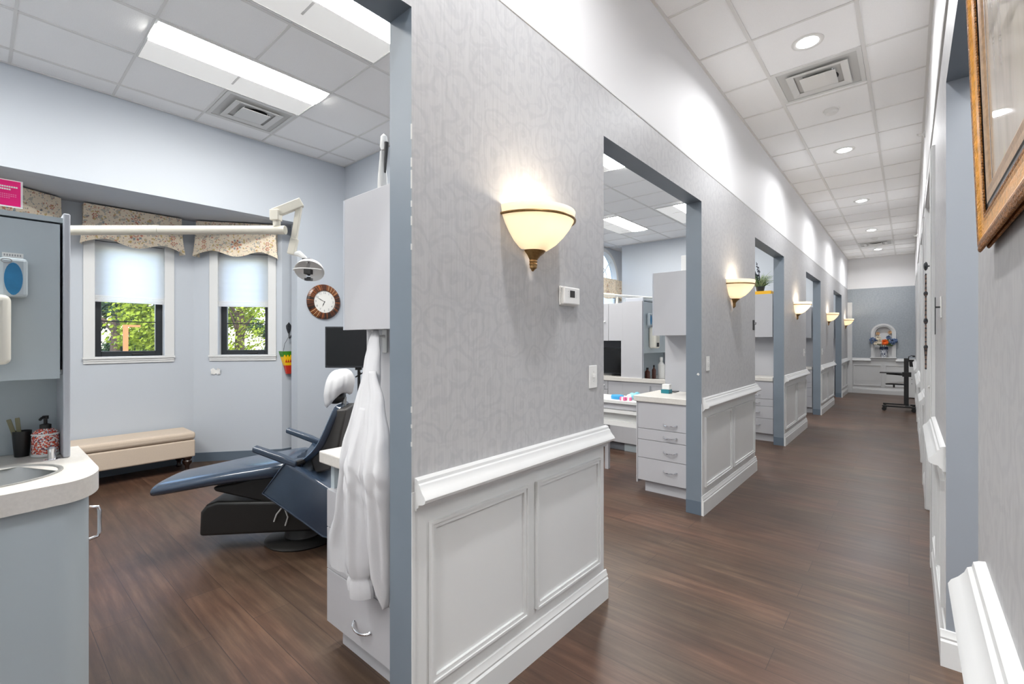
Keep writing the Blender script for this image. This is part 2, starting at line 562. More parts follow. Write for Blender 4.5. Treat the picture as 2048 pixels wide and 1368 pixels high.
# ceiling slab with T-bar grids
ce = struct(MB().box(-5.41, 2.6, Y0 - 0.15, YE + 0.3, ZC, ZC + 0.12, 'ceiling_tile').build('ceiling', smooth=0))
def grid(x0, x1, y0, y1, gx, gy, name):
    g = MB()
    w, h = 0.012, 0.006
    x = gx
    while x > x0: x -= 0.61
    while x < x1:
        if x > x0 + 0.02 and x < x1 - 0.02: g.box(x - w, x + w, y0, y1, ZC - h, ZC, 'ceiling_grid')
        x += 0.61
    y = gy
    while y > y0: y -= 0.61
    while y < y1:
        if y > y0 + 0.02 and y < y1 - 0.02: g.box(x0, x1, y - w * 0.7, y + w * 0.7, ZC - h + 0.001, ZC, 'ceiling_grid')
        y += 0.61
    e = 0.018
    g.box(x0, x0 + e, y0, y1, ZC - h - 0.002, ZC, 'ceiling_grid'); g.box(x1 - e, x1, y0, y1, ZC - h - 0.002, ZC, 'ceiling_grid')
    g.box(x0, x1, y0, y0 + e, ZC - h - 0.002, ZC, 'ceiling_grid'); g.box(x0, x1, y1 - e, y1, ZC - h - 0.002, ZC, 'ceiling_grid')
    o = g.build(name, ce, smooth=0)
    return o
grid(XL, XR, Y0, YE, -0.86, 3.60, 'ceiling_grid')
grid(XO, XLB, -2.2, 2.96, -3.77, 0.78, 'ceiling_grid')
grid(XO, XLB, 3.08, 9.49, -3.77, 3.96, 'ceiling_grid')
grid(XO, XLB, 9.61, YE, -3.77, 10.2, 'ceiling_grid')

# long left wall
wl = MB()
def lwall(y0, y1, z0, z1, m):
    wl.box(XLB, XL, y0, y1, z0, z1, {'+x': m, '-x': 'wall_blue', '-y': 'jamb_blue', '+y': 'jamb_blue', '-z': 'jamb_blue', '+z': 'jamb_blue'})
solid = [(Y0, -0.60)] + PIERS
for a, b in solid:
    lwall(a, b, 0, ZR, 'white_trim'); lwall(a, b, ZR, HEAD, 'wallpaper')
lwall(Y0, YE, HEAD, ZP, 'wallpaper'); lwall(Y0, YE, ZP, ZC, 'wall_white')
struct(wl.build('wall_left', smooth=0))
struct(MB().prism([(XL, ZP - 0.004), (XL + 0.003, ZP - 0.003), (XL + 0.004, ZP + 0.003), (XL, ZP + 0.006)], Y0, YE, 'y', 'white_trim').build('trim_1', smooth=0))

RAIL = [(0, 0.808), (0.010, 0.808), (0.012, 0.818), (0.020, 0.822), (0.022, 0.830), (0.042, 0.835), (0.053, 0.842), (0.056, 0.852), (0.051, 0.862), (0.040, 0.872), (0.031, 0.884), (0.027, 0.895), (0.020, 0.899), (0.018, 0.909), (0.010, 0.913), (0, 0.915)]
BASE = [(0, 0), (0.018, 0), (0.018, 0.105), (0.012, 0.113), (0.014, 0.122), (0.008, 0.135), (0.006, 0.148), (0, 0.15)]
def profile_y(prof, x, sgn, y0, y1, name, m='white_trim'):
    return struct(MB().prism([(x + sgn * a, b) for a, b in prof], y0, y1, 'y', m).build(name, smooth=30))
def panel_y(x, sgn, y0, y1, z0, z1, name):
    mb = MB()
    w = 0.024
    for a, b, c, d in ((y0, y1, z0, z0 + w), (y0, y1, z1 - w, z1), (y0, y0 + w, z0 + w, z1 - w), (y1 - w, y1, z0 + w, z1 - w)):
        mb.box(min(x, x + sgn * 0.010), max(x, x + sgn * 0.010), a, b, c, d, 'white_trim')
    w2 = 0.009
    for a, b, c, d in ((y0, y1, z0, z0 + w2), (y0, y1, z1 - w2, z1), (y0, y0 + w2, z0 + w2, z1 - w2), (y1 - w2, y1, z0 + w2, z1 - w2)):
        mb.box(min(x + sgn * 0.010, x + sgn * 0.015), max(x + sgn * 0.010, x + sgn * 0.015), a, b, c, d, 'white_trim')
    return struct(mb.build(name, smooth=0))
n_tr = 2
for i, (a, b) in enumerate(solid):
    profile_y(RAIL, XL, 1, a + 0.012 if i else a, b + (0.02 if i < 5 else 0), f'trim_{n_tr}'); n_tr += 1
    profile_y(BASE, XL, 1, a - (0.005 if i else 0), b + (0.018 if i < 5 else 0), 'baseboard_left')
    mid = (a + b) / 2
    if i:
        panel_y(XL, 1, a + 0.072, mid - 0.03, 0.205, 0.755, f'trim_{n_tr}'); n_tr += 1
        panel_y(XL, 1, mid + 0.03, b - 0.05, 0.205, 0.755, f'trim_{n_tr}'); n_tr += 1
        struct(MB().box(XLB, XL, a - 0.004, a, 0, 0.105, 'base_vinyl').build('baseboard_left', smooth=0))
        struct(MB().box(XL, XL + 0.004, a, a + 0.012, 0.15, ZR, 'white_trim').build(f'trim_{n_tr}', smooth=0)); n_tr += 1
struct(MB().box(XL - 0.02, XL + 0.10, 14.93, 15.0, 0.0, 2.36, 'white_trim').build(f'trim_{n_tr}', smooth=0, bevel=0.006)); n_tr += 1
# worn paint on the jamb corners
chips = MB()
for z, h in ((2.02, 0.05), (1.93, 0.03), (1.86, 0.06), (1.80, 0.02), (1.74, 0.03), (1.66, 0.02), (1.13, 0.02), (1.08, 0.012), (1.02, 0.015)):
    chips.box(XL - 0.003, XL + 0.0006, 0.9234, 0.927, z, z + h, 'scuff')
struct(chips.build(f'trim_{n_tr}', smooth=0)); n_tr += 1
sc = MB().prism([(-1.262, 1.096), (-1.246, 1.090), (-1.240, 1.100), (-1.250, 1.112), (-1.258, 1.108)], 3.688, 3.6905, 'y', 'scuff')
struct(sc.build(f'trim_{n_tr}', smooth=0)); n_tr += 1

# right wall
wr = MB()
def rwall(y0, y1, z0, z1, m):
    wr.box(XR, XR + 0.122, y0, y1, z0, z1, {'-x': m, '+x': 'wall_blue', '-y': 'jamb_right', '+y': 'jamb_right', '-z': 'jamb_blue', '+z': 'jamb_blue'})
RSOL = [(Y0, -2.6), (-0.5, 1.47), (2.66, 3.80), (5.02, 5.90), (6.90, 9.30), (10.30, YE)]  # gap behind the camera is added, unseen, to let fill light in
for a, b in RSOL:
    rwall(a, b, 0, ZR, 'white_trim'); rwall(a, b, ZR, HEAD, 'wallpaper')
rwall(Y0, YE, HEAD, ZP, 'wallpaper'); rwall(Y0, YE, ZP, ZC, 'wall_white')
struct(wr.build('wall_right', smooth=0))
for i, (a, b) in enumerate(RSOL):
    profile_y(RAIL, XR, -1, a + (0.02 if i == 2 else 0.09 if i > 2 else 0), b - (0.13 if i == 1 else 0.09 if 1 < i < 5 else 0), f'trim_{n_tr}'); n_tr += 1
    profile_y(BASE, XR, -1, a if i < 3 else a + 0.09, b - (0.09 if 1 < i < 5 else 0), 'baseboard_right')
    if i in (2, 4):
        mid = (a + b) / 2
        panel_y(XR, -1, a + 0.08, mid - 0.03, 0.205, 0.755, f'trim_{n_tr}'); n_tr += 1
        panel_y(XR, -1, mid + 0.03, b - 0.14, 0.205, 0.755, f'trim_{n_tr}'); n_tr += 1
# baseboard returned into the opening on the far jamb
struct(MB().prism([(2.66 - a, b) for a, b in BASE], XR - 0.018, XR + 0.122, 'x', 'white_trim').build('baseboard_right', smooth=30))
struct(MB().prism([(XR, ZP - 0.012), (XR - 0.008, ZP - 0.01), (XR - 0.01, ZP + 0.004), (XR, ZP + 0.012)], Y0, YE, 'y', 'white_trim').build(f'trim_{n_tr}', smooth=0)); n_tr += 1
# doors on the right
for k, (a, b) in enumerate(((3.80, 5.02), (5.90, 6.90), (9.30, 10.30))):
    d = bpy.data.objects.new(f'door_{k + 1}', None); COL.objects.link(d); struct(d)
    d.location = (XR, a, 0)
    w = b - a
    MB().box(0.03, 0.07, 0.02, w - 0.02, 0.005, HEAD - 0.02, 'white_trim').build('door_slab', d, smooth=0)
    cs = MB()
    for y0, y1, z0, z1 in ((-0.08, 0.02, 0, HEAD + 0.08), (w - 0.02, w + 0.08, 0, HEAD + 0.08), (0.02, w - 0.02, HEAD - 0.02, HEAD + 0.08)):
        cs.box(-0.016, 0.12, y0, y1, z0, z1, 'white_trim')
        cs.box(-0.022, -0.016, y0 + 0.012, y1 - 0.012, z0, z1 - 0.012, 'white_trim')
    cs.build('door_casing', d, smooth=0, bevel=0.003)
    hd = MB().lathe([(0.026, 0.03), (0.026, 0.022), (0.01, 0.02), (0.01, 0.0)], 'steel', (0, w - 0.10, 1.0), 16, axis='x')
    hd.tube([(0.002, w - 0.10, 1.0), (0.002, w - 0.20, 1.0)], 0.008, 'steel')
    hd.build('door_handle', d)

# end wall with niche
we = MB()
nx0, nx1, nz0, nz1 = -0.665, -0.321, 0.935, 1.716
for z0, z1, m in ((0, ZR, 'white_trim'), (ZR, nz0, 'wallpaper_blue'), (nz1, ZP, 'wallpaper_blue'), (ZP, ZC, 'wall_white')):
    we.box(XL, XR, YE, YE + 0.12, z0, z1, m)
we.box(XL, nx0, YE, YE + 0.12, nz0, nz1, 'wallpaper_blue'); we.box(nx1, XR, YE, YE + 0.12, nz0, nz1, 'wallpaper_blue')
we.box(-5.26, XL, YE, YE + 0.12, 0, ZC, 'wall_blue'); we.box(XR, 2.5, YE, YE + 0.12, 0, ZC, 'wall_blue')
struct(we.build('wall_end', smooth=0))
def profile_x(prof, y, sgn, x0, x1, name):
    return struct(MB().prism([(y + sgn * a, b) for a, b in prof], x0, x1, 'x', 'white_trim').build(name, smooth=30))
profile_x(RAIL, YE, -1, XL + 0.1, -0.74, f'trim_{n_tr}'); n_tr += 1
profile_x(RAIL, YE, -1, -0.25, XR, f'trim_{n_tr}'); n_tr += 1
profile_x(BASE, YE, -1, XL + 0.1, XR, 'baseboard_end')
for x0, x1 in ((-1.11, -0.535), (-0.462, 0.08)):
    mb = MB(); w = 0.026
    for a, b, c, d in ((x0, x1, 0.2, 0.2 + w), (x0, x1, 0.745 - w, 0.745), (x0, x0 + w, 0.2 + w, 0.745 - w), (x1 - w, x1, 0.2 + w, 0.745 - w)):
        mb.box(a, b, YE - 0.014, YE, c, d, 'white_trim')
    struct(mb.build(f'trim_{n_tr}', smooth=0, bevel=0.004)); n_tr += 1
# arched niche
def arch(cx, r, zb, zs, n=18):
    return [(cx - r, zb)] + [(cx + r * math.cos(PI - PI * i / n), zs + r * math.sin(PI * i / n)) for i in range(n + 1)] + [(cx + r, zb)]
ncx = -0.493
ni = bpy.data.objects.new('trim_%d' % n_tr, None); n_tr += 1; COL.objects.link(ni); struct(ni)
A1 = arch(ncx, 0.170, 0.937, 1.545); A2 = arch(ncx, 0.200, 0.937, 1.545); A3 = arch(ncx, 0.247, 0.937, 1.545)
mb = MB()
mb.loft([[(x, YE + 0.11, z) for x, z in A1], [(x, YE - 0.012, z) for x, z in A1], [(x, YE - 0.012, z) for x, z in A2], [(x, YE - 0.028, z) for x, z in A2], [(x, YE - 0.03, z) for x, z in A3], [(x, YE - 0.0, z) for x, z in A3]], 'white_trim', closed=False)
mb.build('niche_casing', ni, smooth=30)
MB().prism(arch(ncx, 0.171, 0.937, 1.545), YE + 0.10, YE + 0.112, 'y', 'wall_white').build('niche_back', ni, smooth=0)
MB().prism([(YE + 0.11, 0.937), (YE - 0.05, 0.937), (YE - 0.055, 0.925), (YE - 0.045, 0.91), (YE - 0.02, 0.90), (YE - 0.015, 0.86), (YE - 0.001, 0.84), (YE - 0.001, 0.936), (YE + 0.11, 0.936)], ncx - 0.262, ncx + 0.262, 'x', 'white_trim').build('niche_sill', ni, smooth=0)

# back wall, side rooms, outside walls
struct(MB().box(XO - 0.15, 2.6, Y0 - 0.15, Y0, 0, ZC, 'wall_white').build('wall_back', smooth=0))
rr = MB()
rr.box(2.3, 2.45, Y0, YE, 0, ZC, 'wall_blue'); rr.box(0.24, 2.3, 4.2, 4.3, 0, ZC, 'wall_blue')
struct(rr.build('wall_far_right', smooth=0))
wo = MB()
wo.box(XO - 0.15, XO, -2.35, -0.38, 0, ZC, 'wall_blue')
wo.box(XO - 0.15, XO, -0.38, 2.38, 2.70, ZC, 'wall_blue')
wo.box(XO - 0.15, XO, 2.38, 8.58, 0, ZC, 'wall_blue')
wo.box(XO - 0.15, XO, 8.58, 9.98, 0, 1.2, 'wall_blue')
wo.box(XO - 0.15, XO, 8.58, 9.98, 3.46, ZC, 'wall_blue')
wo.box(XO - 0.15, XO, 9.98, YE + 0.12, 0, ZC, 'wall_blue')
# spandrels round the half-round head of window 4
for sgn in (-1, 1):
    pts = [(9.28 + sgn * 0.70, 2.76), (9.28 + sgn * 0.70, 3.46), (9.28, 3.46)] + [(9.28 + sgn * 0.66 * math.sin(PI / 2 * i / 12), 2.76 + 0.66 * math.cos(PI / 2 * i / 12)) for i in range(13)]
    wo.prism(pts, XO - 0.15, XO, 'x', 'wall_blue')
for y in (8.58, 9.94): wo.box(XO - 0.15, XO, y, y + 0.04, 1.2, 2.76, 'wall_blue')
struct(wo.build('wall_window', smooth=0))
pt = MB()
pt.box(XO, -3.90, 2.96, 3.08, 0, ZC, 'wall_blue'); pt.box(-4.90, -1.80, 9.49, 9.61, 0, ZC, 'wall_blue'); pt.box(XO, XLB, -2.35, -2.2, 0, ZC, 'wall_blue')
struct(pt.build('wall_partition', smooth=0))
# vinyl base in the first room
vb = MB()
vb.box(XO, XO + 0.006, 2.38, 2.96, 0, 0.10, 'base_vinyl'); vb.box(XO, -3.90, 2.954, 2.96, 0, 0.10, 'base_vinyl')
struct(vb.build('baseboard_room', smooth=0))

# ------------------------------------------------------------------ bay
def seg_frame(p, q):
    d = Vector((q[0] - p[0], q[1] - p[1], 0)); L = d.length; d.normalize()
    nrm = Vector((-d.y, d.x, 0))      # left of direction
    M = Matrix(((d.x, nrm.x, 0, p[0]), (d.y, nrm.y, 0, p[1]), (0, 0, 1, 0), (0, 0, 0, 1)))
    return M, L
# local x along the wall, local y to the OUTSIDE (left of direction), z up
BAY = [((-5.42, -0.37), (-5.5, -0.37)), ((-5.5, -0.36), (-6.1, 0.52)), ((-6.1, 0.52), (-6.1, 1.6)), ((-6.1, 1.6), (-5.55, 2.3333)), ((-5.55, 2.3333), (-5.55, 2.56)), ((-5.55, 2.53), (-5.405, 2.53))]
# direction chosen so the outside is on the left when going from +Y end down; flip each
WINS = {1: (0.27, 0.80), 2: (0.247, 0.812), 3: (0.247, 0.772)}
def bay_wall(p, q, win, nm):
    M, L = seg_frame(p, q)
    mb = MB(); t = 0.14
    if win:
        a, b = win; z0, z1 = 1.20, 2.36
        e = 0.0
        mb.box(-e, a, 0, t, 0, 2.70, 'wall_blue'); mb.box(b, L + e, 0, t, 0, 2.70, 'wall_blue')
        mb.box(a, b, 0, t, 0, z0, 'wall_blue'); mb.box(a, b, 0, t, z1, 2.70, 'wall_blue')
    else:
        mb.box(0, L, 0, t, 0, 2.70, 'wall_blue')
    mb.box(0, L, -0.006, 0, 0, 0.10, 'base_vinyl')
    mb.xf(M)
    struct(mb.build(nm, smooth=0))
    return M, L
frames = {}
for k, (p, q) in enumerate(BAY):
    M, L = bay_wall(p, q, WINS.get(k), 'wall_bay')
    frames[k] = (M, L)
struct(MB().prism([(-5.405, -0.5), (-5.6, -0.5), (-6.3, 0.45), (-6.3, 1.68), (-5.75, 2.68), (-5.405, 2.68)], 2.70, 2.85, 'z', 'room_soffit').build('ceiling_bay', smooth=0))
struct(MB().prism([(-5.41, -0.5), (-5.6, -0.5), (-6.3, 0.45), (-6.3, 1.68), (-5.75, 2.68), (-5.41, 2.68)], 2.86, 2.90, 'z', 'wall_white').build('roof_bay', smooth=0))

def window(M, a, b, name, z0=1.20, z1=2.36):
    w = bpy.data.objects.new(name, None); COL.objects.link(w); struct(w)
    w.matrix_world = M
    cw = 0.085
    c = MB()
    c.box(a - cw, a, -0.018, 0.06, z0, z1 + cw, 'white_trim'); c.box(b, b + cw, -0.018, 0.06, z0, z1 + cw, 'white_trim')
    c.box(a, b, -0.018, 0.06, z1, z1 + cw, 'white_trim')
    c.box(a - 0.01, a + 0.002, -0.017, 0.085, z0, z1, 'white_trim'); c.box(b - 0.002, b + 0.01, -0.017, 0.085, z0, z1, 'white_trim'); c.box(a, b, -0.017, 0.085, z0 - 0.01, z0 + 0.002, 'white_trim')
    c.build('casing', w, smooth=0, bevel=0.004)
    s = MB()
    s.box(a - cw - 0.006, b + cw + 0.006, -0.030, 0.06, z0 - 0.022, z0, 'white_trim')
    s.box(a - cw, b + cw, -0.020, 0, z0 - 0.044, z0 - 0.022, 'white_trim'); s.box(a - cw, b + cw, -0.014, 0, z0 - 0.066, z0 - 0.044, 'white_trim')
    s.build('sill', w, smooth=0, bevel=0.003)
    f = MB(); sw = 0.062
    f.box(a, a + sw, 0.085, 0.125, z0, z1, 'black_sash'); f.box(b - sw, b, 0.085, 0.125, z0, z1, 'black_sash')
    f.box(a + sw, b - sw, 0.085, 0.125, z0, z0 + 0.055, 'black_sash'); f.box(a + sw, b - sw, 0.085, 0.125, z1 - 0.055, z1, 'black_sash')
    f.build('sash', w, smooth=0, bevel=0.004)
    g = MB(); g.box(a + sw, b - sw, 0.092, 0.108, 1.556, 1.566, 'black_sash'); g.build('muntin', w, smooth=0)
    lk = MB(); lk.box((a + b) / 2 + 0.02, (a + b) / 2 + 0.12, 0.070, 0.085, z0 + 0.012, z0 + 0.028, 'black_plastic'); lk.build('latch', w, smooth=0, bevel=0.003)
    MB().box(a + sw, b - sw, 0.097, 0.103, z0 + 0.055, z1 - 0.055, 'glass_clear').build('pane', w, smooth=0)
    return w

def shade(M, a, b, zb, label):
    o = thing('roller_shade', label, 'window shade', group=None)
    o.matrix_world = M
    mb = MB()
    rings = []
    nz = 26
    ztop = 2.355
    for i in range(nz + 1):
        z = zb + 0.05 + (ztop - zb - 0.05) * i / nz
        y = 0.008 + 0.002 * math.sin(i * 1.9)
        rings.append([(a + 0.003, y, z), (b - 0.003, y, z), (b - 0.003, y + 0.003, z), (a + 0.003, y + 0.003, z)])
    mb.loft(rings, 'shade_fabric')
    mb.build('shade_cloth', o, smooth=30)
    h = MB()
    for k in range(4):
        z = zb + 0.016 * k
        h.box(a + 0.003, b - 0.003, -0.002 + 0.002 * k, 0.014, z, z + 0.015, 'shade_fabric')
    h.build('hem_bar', o, smooth=0, bevel=0.003)
    return o

def valance(M, a, b, label, zt=2.685):
    o = thing('valance', label, 'valance')
    o.matrix_world = M
    def zb(s):
        s = abs(s - 0.5) * 2           # 0 centre .. 1 end
        if s < 0.62: return 2.305 + (2.365 - 2.305) * (0.5 - 0.5 * math.cos(PI * s / 0.62))
        return 2.365 - 0.07 * ((s - 0.62) / 0.38) ** 1.6
    n = 40
    d = -0.115
    mb = MB()
    front = []
    for i in range(n + 1):
        s = i / n
        x = a + (b - a) * s
        zbot = zb(s)
        flare = max(0, abs(s - 0.5) * 2 - 0.7) / 0.3
        fx = (0.03 * flare ** 1.5) * (1 if s > 0.5 else -1)
        col = []
        for j in range(7):
            t = j / 6
            z = zbot + (zt - zbot) * t
            col.append((x + fx * (1 - t) ** 2, d - 0.012 * (1 - t) ** 2 * (0.4 + flare) - 0.003 * math.sin(i * 0.9), z))
        front.append(col)
    back = [[(p[0], p[1] + 0.006, p[2]) for p in col] for col in front]
    rings = [f + bk[::-1] for f, bk in zip(front, back)]
    mb.loft(rings, 'valance_fabric')
    def fy(x, z):
        s_ = (x - a) / (b - a); fl = max(0, abs(s_ - 0.5) * 2 - 0.7) / 0.3
        zb_ = zb(min(1, max(0, s_))); tq = min(1, max(0, (z - zb_) / (zt - zb_)))
        return d - 0.012 * (1 - tq) ** 2 * (0.4 + fl) - 0.0045
    def petal(cx, cz, ang, r0, r1, w, m):
        c_, n_ = math.cos(ang), math.sin(ang)
        pts = [(r0, 0), ((r0 + r1) / 2, w), (r1, 0), ((r0 + r1) / 2, -w)]
        v = [(cx + p * c_ - q * n_, cz + p * n_ + q * c_) for p, q in pts]
        mb.add([(x, fy(x, z), z) for x, z in v], [(0, 1, 2, 3)], m)
    cx0 = (a + b) / 2
    for cz0, sc_, n_ in ((2.44, 1.0, 10), (2.60, 0.7, 8)):
        for q in range(n_):
            petal(cx0, cz0, 2 * PI * q / n_, 0.030 * sc_, 0.062 * sc_, 0.010 * sc_, 'motif_blue' if q % 2 else 'motif_red')
            petal(cx0, cz0, 2 * PI * q / n_ + 0.2, 0.012 * sc_, 0.026 * sc_, 0.006 * sc_, 'motif_red')
        for q in range(8):
            petal(cx0, cz0, 2 * PI * q / 8 + 0.3, 0.072 * sc_, 0.10 * sc_, 0.007, 'motif_ochre')
    for sgn in (-1, 1):
        for cz0 in (2.40, 2.46, 2.58):
            cxs = cx0 + sgn * (b - a) * 0.40
            for q in range(6): petal(cxs, cz0, 2 * PI * q / 6, 0.008, 0.024, 0.007, 'motif_red')
            petal(cxs, cz0, 0.6, -0.006, 0.006, 0.005, 'motif_ochre')
        for q in range(5):
            petal(cx0 + sgn * (b - a) * (0.22 + 0.03 * q), 2.43 + 0.035 * q, q * 1.3, 0.0, 0.03, 0.006, ('motif_blue', 'motif_ochre', 'motif_red')[q % 3])
    # returns to the wall
    for sgn, x in ((-1, a), (1, b)):
        col0 = front[0] if sgn < 0 else front[-1]
        mb.loft([[(p[0], p[1] + 0.003, p[2]) for p in col0], [(x, -0.02, p[2]) for p in col0]], 'valance_fabric', closed=False)
    mb.build('fabric_face', o, smooth=60)
    MB().box(a, b, d + 0.004, -0.002, zt - 0.012, zt, 'valance_fabric').build('mount_board', o, smooth=0)
    return o
names = {2: ('window_1', 'white shade half drawn over the wider left bay window', 'floral fabric valance above the wider bay window, behind the light pole'),
         3: ('window_2', 'white shade half drawn over the bay window beside the clock', 'floral fabric valance over the bay window beside the clock wall'),
         1: ('window_3', 'white shade on the bay window hidden behind the tall sink cupboard', 'floral fabric valance half hidden behind the pink card and sink cupboard')}
for k in (2, 3, 1):
    M, L = frames[k]
    a, b = WINS[k]
    nm, sl, vl = names[k]
    window(M, a, b, nm)
    shade(M, a, b, 1.752, sl)
    va, vb_ = {2: (0.155, 0.94), 3: (0.07, 0.875), 1: (0.165, 0.985)}[k]
    valance(M, va, vb_, vl)

# window 4, half-round head, in the second room
M4 = Matrix(((0, -1, 0, XO), (1, 0, 0, 8.62), (0, 0, 1, 0), (0, 0, 0, 1)))
w4 = bpy.data.objects.new('window_4', None); COL.objects.link(w4); struct(w4); w4.matrix_world = M4
c = MB()
yc = 0.66
c.loft([[(yc - 0.62 * math.cos(PI * i / 28), -0.02, 2.76 + 0.62 * math.sin(PI * i / 28)) for i in range(29)],
        [(yc - 0.70 * math.cos(PI * i / 28), -0.02, 2.76 + 0.70 * math.sin(PI * i / 28)) for i in range(29)],
        [(yc - 0.70 * math.cos(PI * i / 28), 0.02, 2.76 + 0.70 * math.sin(PI * i / 28)) for i in range(29)],
        [(yc - 0.62 * math.cos(PI * i / 28), 0.10, 2.76 + 0.62 * math.sin(PI * i / 28)) for i in range(29)],
        [(yc - 0.62 * math.cos(PI * i / 28), -0.02, 2.76 + 0.62 * math.sin(PI * i / 28)) for i in range(29)]], 'white_trim', closed=False)
c.box(-0.04, 0.06, -0.02, 0.10, 1.2, 2.76, 'white_trim'); c.box(1.26, 1.36, -0.02, 0.10, 1.2, 2.76, 'white_trim'); c.box(0.06, 1.26, -0.02, 0.10, 2.70, 2.78, 'white_trim')
c.box(-0.06, 1.38, -0.03, 0.10, 1.16, 1.2, 'white_trim')
c.build('casing', w4, smooth=30)
s = MB()
for ang in (45, 90, 135):
    s.tube([(yc, 0.07, 2.78), (yc + 0.63 * math.cos(R(ang)), 0.07, 2.76 + 0.63 * math.sin(R(ang)))], 0.012, 'white_trim', 6)
s.tube([(yc + 0.3 * math.cos(PI * i / 12), 0.07, 2.77 + 0.3 * math.sin(PI * i / 12)) for i in range(13)], 0.011, 'white_trim', 6)
s.box(0.06, 0.12, 0.05, 0.1, 1.2, 2.7, 'black_sash'); s.box(1.2, 1.26, 0.05, 0.1, 1.2, 2.7, 'black_sash'); s.box(0.12, 1.2, 0.05, 0.1, 1.2, 1.26, 'black_sash')
s.build('muntin', w4, smooth=30)
g = MB(); g.box(0.06, 1.26, 0.072, 0.078, 1.2, 2.7, 'glass_clear')
g.prism(arch(yc, 0.63, 2.76, 2.77), 0.072, 0.078, 'y', 'glass_clear')
g.build('pane', w4, smooth=0)
o = shade(M4, 0.06, 1.26, 1.6, 'white shade in the arched window seen through the second doorway')
valance(M4, -0.08, 1.40, 'cream floral valance under the arched window of the second room', 2.77)

# ------------------------------------------------------------------ outside: trees, post
def tree(x, y, h, r, n, leaf, label, zc):
    t = thing('tree', label, 'tree', (x, y, -0.25), group='trees outside the bay windows')
    mb = MB().tube([(0, 0, 0), (0.05, 0.03, h * 0.4), (0, 0.1, h * 0.8)], [0.16, 0.12, 0.05], 'bark')
    for k in range(7):
        a = random.uniform(0, 2 * PI); z = h * random.uniform(0.25, 0.7)
        mb.tube([(0.02, 0.04, z), (r * 0.4 * math.cos(a), r * 0.4 * math.sin(a), z + 0.5), (r * 0.8 * math.cos(a), r * 0.8 * math.sin(a), z + 0.8)], [0.06, 0.035, 0.015], 'bark', 6)
    mb.build('trunk', t)
    lf = MB()
    clumps = []
    for k in range(44):
        a = random.uniform(0, 2 * PI); rad = r * math.sqrt(random.random()) * 0.9
        clumps.append((rad * math.cos(a), rad * math.sin(a), zc + random.uniform(-1, 1) * (h - zc) * 0.85, random.uniform(0.25, 0.6)))
    for k in range(n):
        cx, cy, cz, cr = random.choice(clumps)
        d = Vector((random.gauss(0, 1), random.gauss(0, 1), random.gauss(0, 0.7))) * cr * 0.55
        p = Vector((cx, cy, cz)) + d
        nrm = (Vector((random.gauss(0, 1), random.gauss(0, 1), random.gauss(0.5, 1)))).normalized()
        u = nrm.orthogonal().normalized(); v = nrm.cross(u)
        sz = random.uniform(0.030, 0.062) * (1.0 if r < 1 else 1.7)
        lf.add([p - u * sz, p - v * sz * 0.55, p + u * sz, p + v * sz * 0.55], [(0, 1, 2, 3)], leaf)
    c = lf.build('foliage', t, smooth=0)
    return t
tree(-12.6, 2.78, 4.4, 0.80, 12000, 'leaf_sun', 'bright yellow-green tree seen through the right half of the wider window', 2.0)
tree(-20.0, 3.0, 5.0, 2.6, 22000, 'leaf_dark', 'darker green tree behind the orange post, left in the wider window', 1.9)
tree(-14.4, 4.85, 4.6, 0.85, 10000, 'leaf_sun', 'sunlit green tree filling the left of the narrower bay window', 1.9)
tree(-16.5, 8.5, 5.2, 2.6, 22000, 'leaf_dark', 'dark branching tree at the right edge of the narrower bay window', 2.0)
tree(-29.0, 8.2, 6.5, 5.0, 24000, 'leaf_dark', 'distant dark tree behind the yellow-green one in the wider window', 2.4)
pp = thing('porch_post', 'orange wooden post with a beam outside the wider bay window', 'post', (-11.2, 1.845, -0.25))
MB().box(-0.035, 0.035, -0.035, 0.035, 0, 1.87, 'post_wood').build('upright', pp, smooth=0)
MB().box(-0.025, 0.025, -0.04, 0.22, 1.87, 1.91, 'post_wood').build('beam', pp, smooth=0)

# ------------------------------------------------------------------ lights on the ceilings
def make_troffer():
    t = thing('ceiling_light', '', 'ceiling light', (0, 0, ZC))
    W, Lh = 0.292, 0.597
    f = MB()
    f.box(-W - 0.012, W + 0.012, -Lh - 0.012, -Lh, -0.012, 0, 'metal_white'); f.box(-W - 0.012, W + 0.012, Lh, Lh + 0.012, -0.012, 0, 'metal_white')
    f.box(-W - 0.012, -W, -Lh, Lh, -0.012, 0, 'metal_white'); f.box(W, W + 0.012, -Lh, Lh, -0.012, 0, 'metal_white')
    f.build('frame', t, smooth=0)
    r = MB()
    pts = [(-W, -0.010), (-W * 0.6, -0.004), (-W * 0.2, -0.003), (-0.01, -0.006)]
    r.loft([[(x, -Lh, z) for x, z in pts], [(x, Lh, z) for x, z in pts]], 'troffer_side_glow', closed=False)
    r.build('reflector', t)  # glows weakly in place of light reflected from the lens
    l = MB()
    pts = [(-0.01, -0.006), (0.05, -0.016), (0.14, -0.020), (0.23, -0.016), (W, -0.006)]
    l.loft([[(x, -Lh, z) for x, z in pts], [(x, Lh, z) for x, z in pts]], 'troffer_lens', closed=False)
    l.build('lens', t, smooth=60)
    return t
TR = make_troffer()
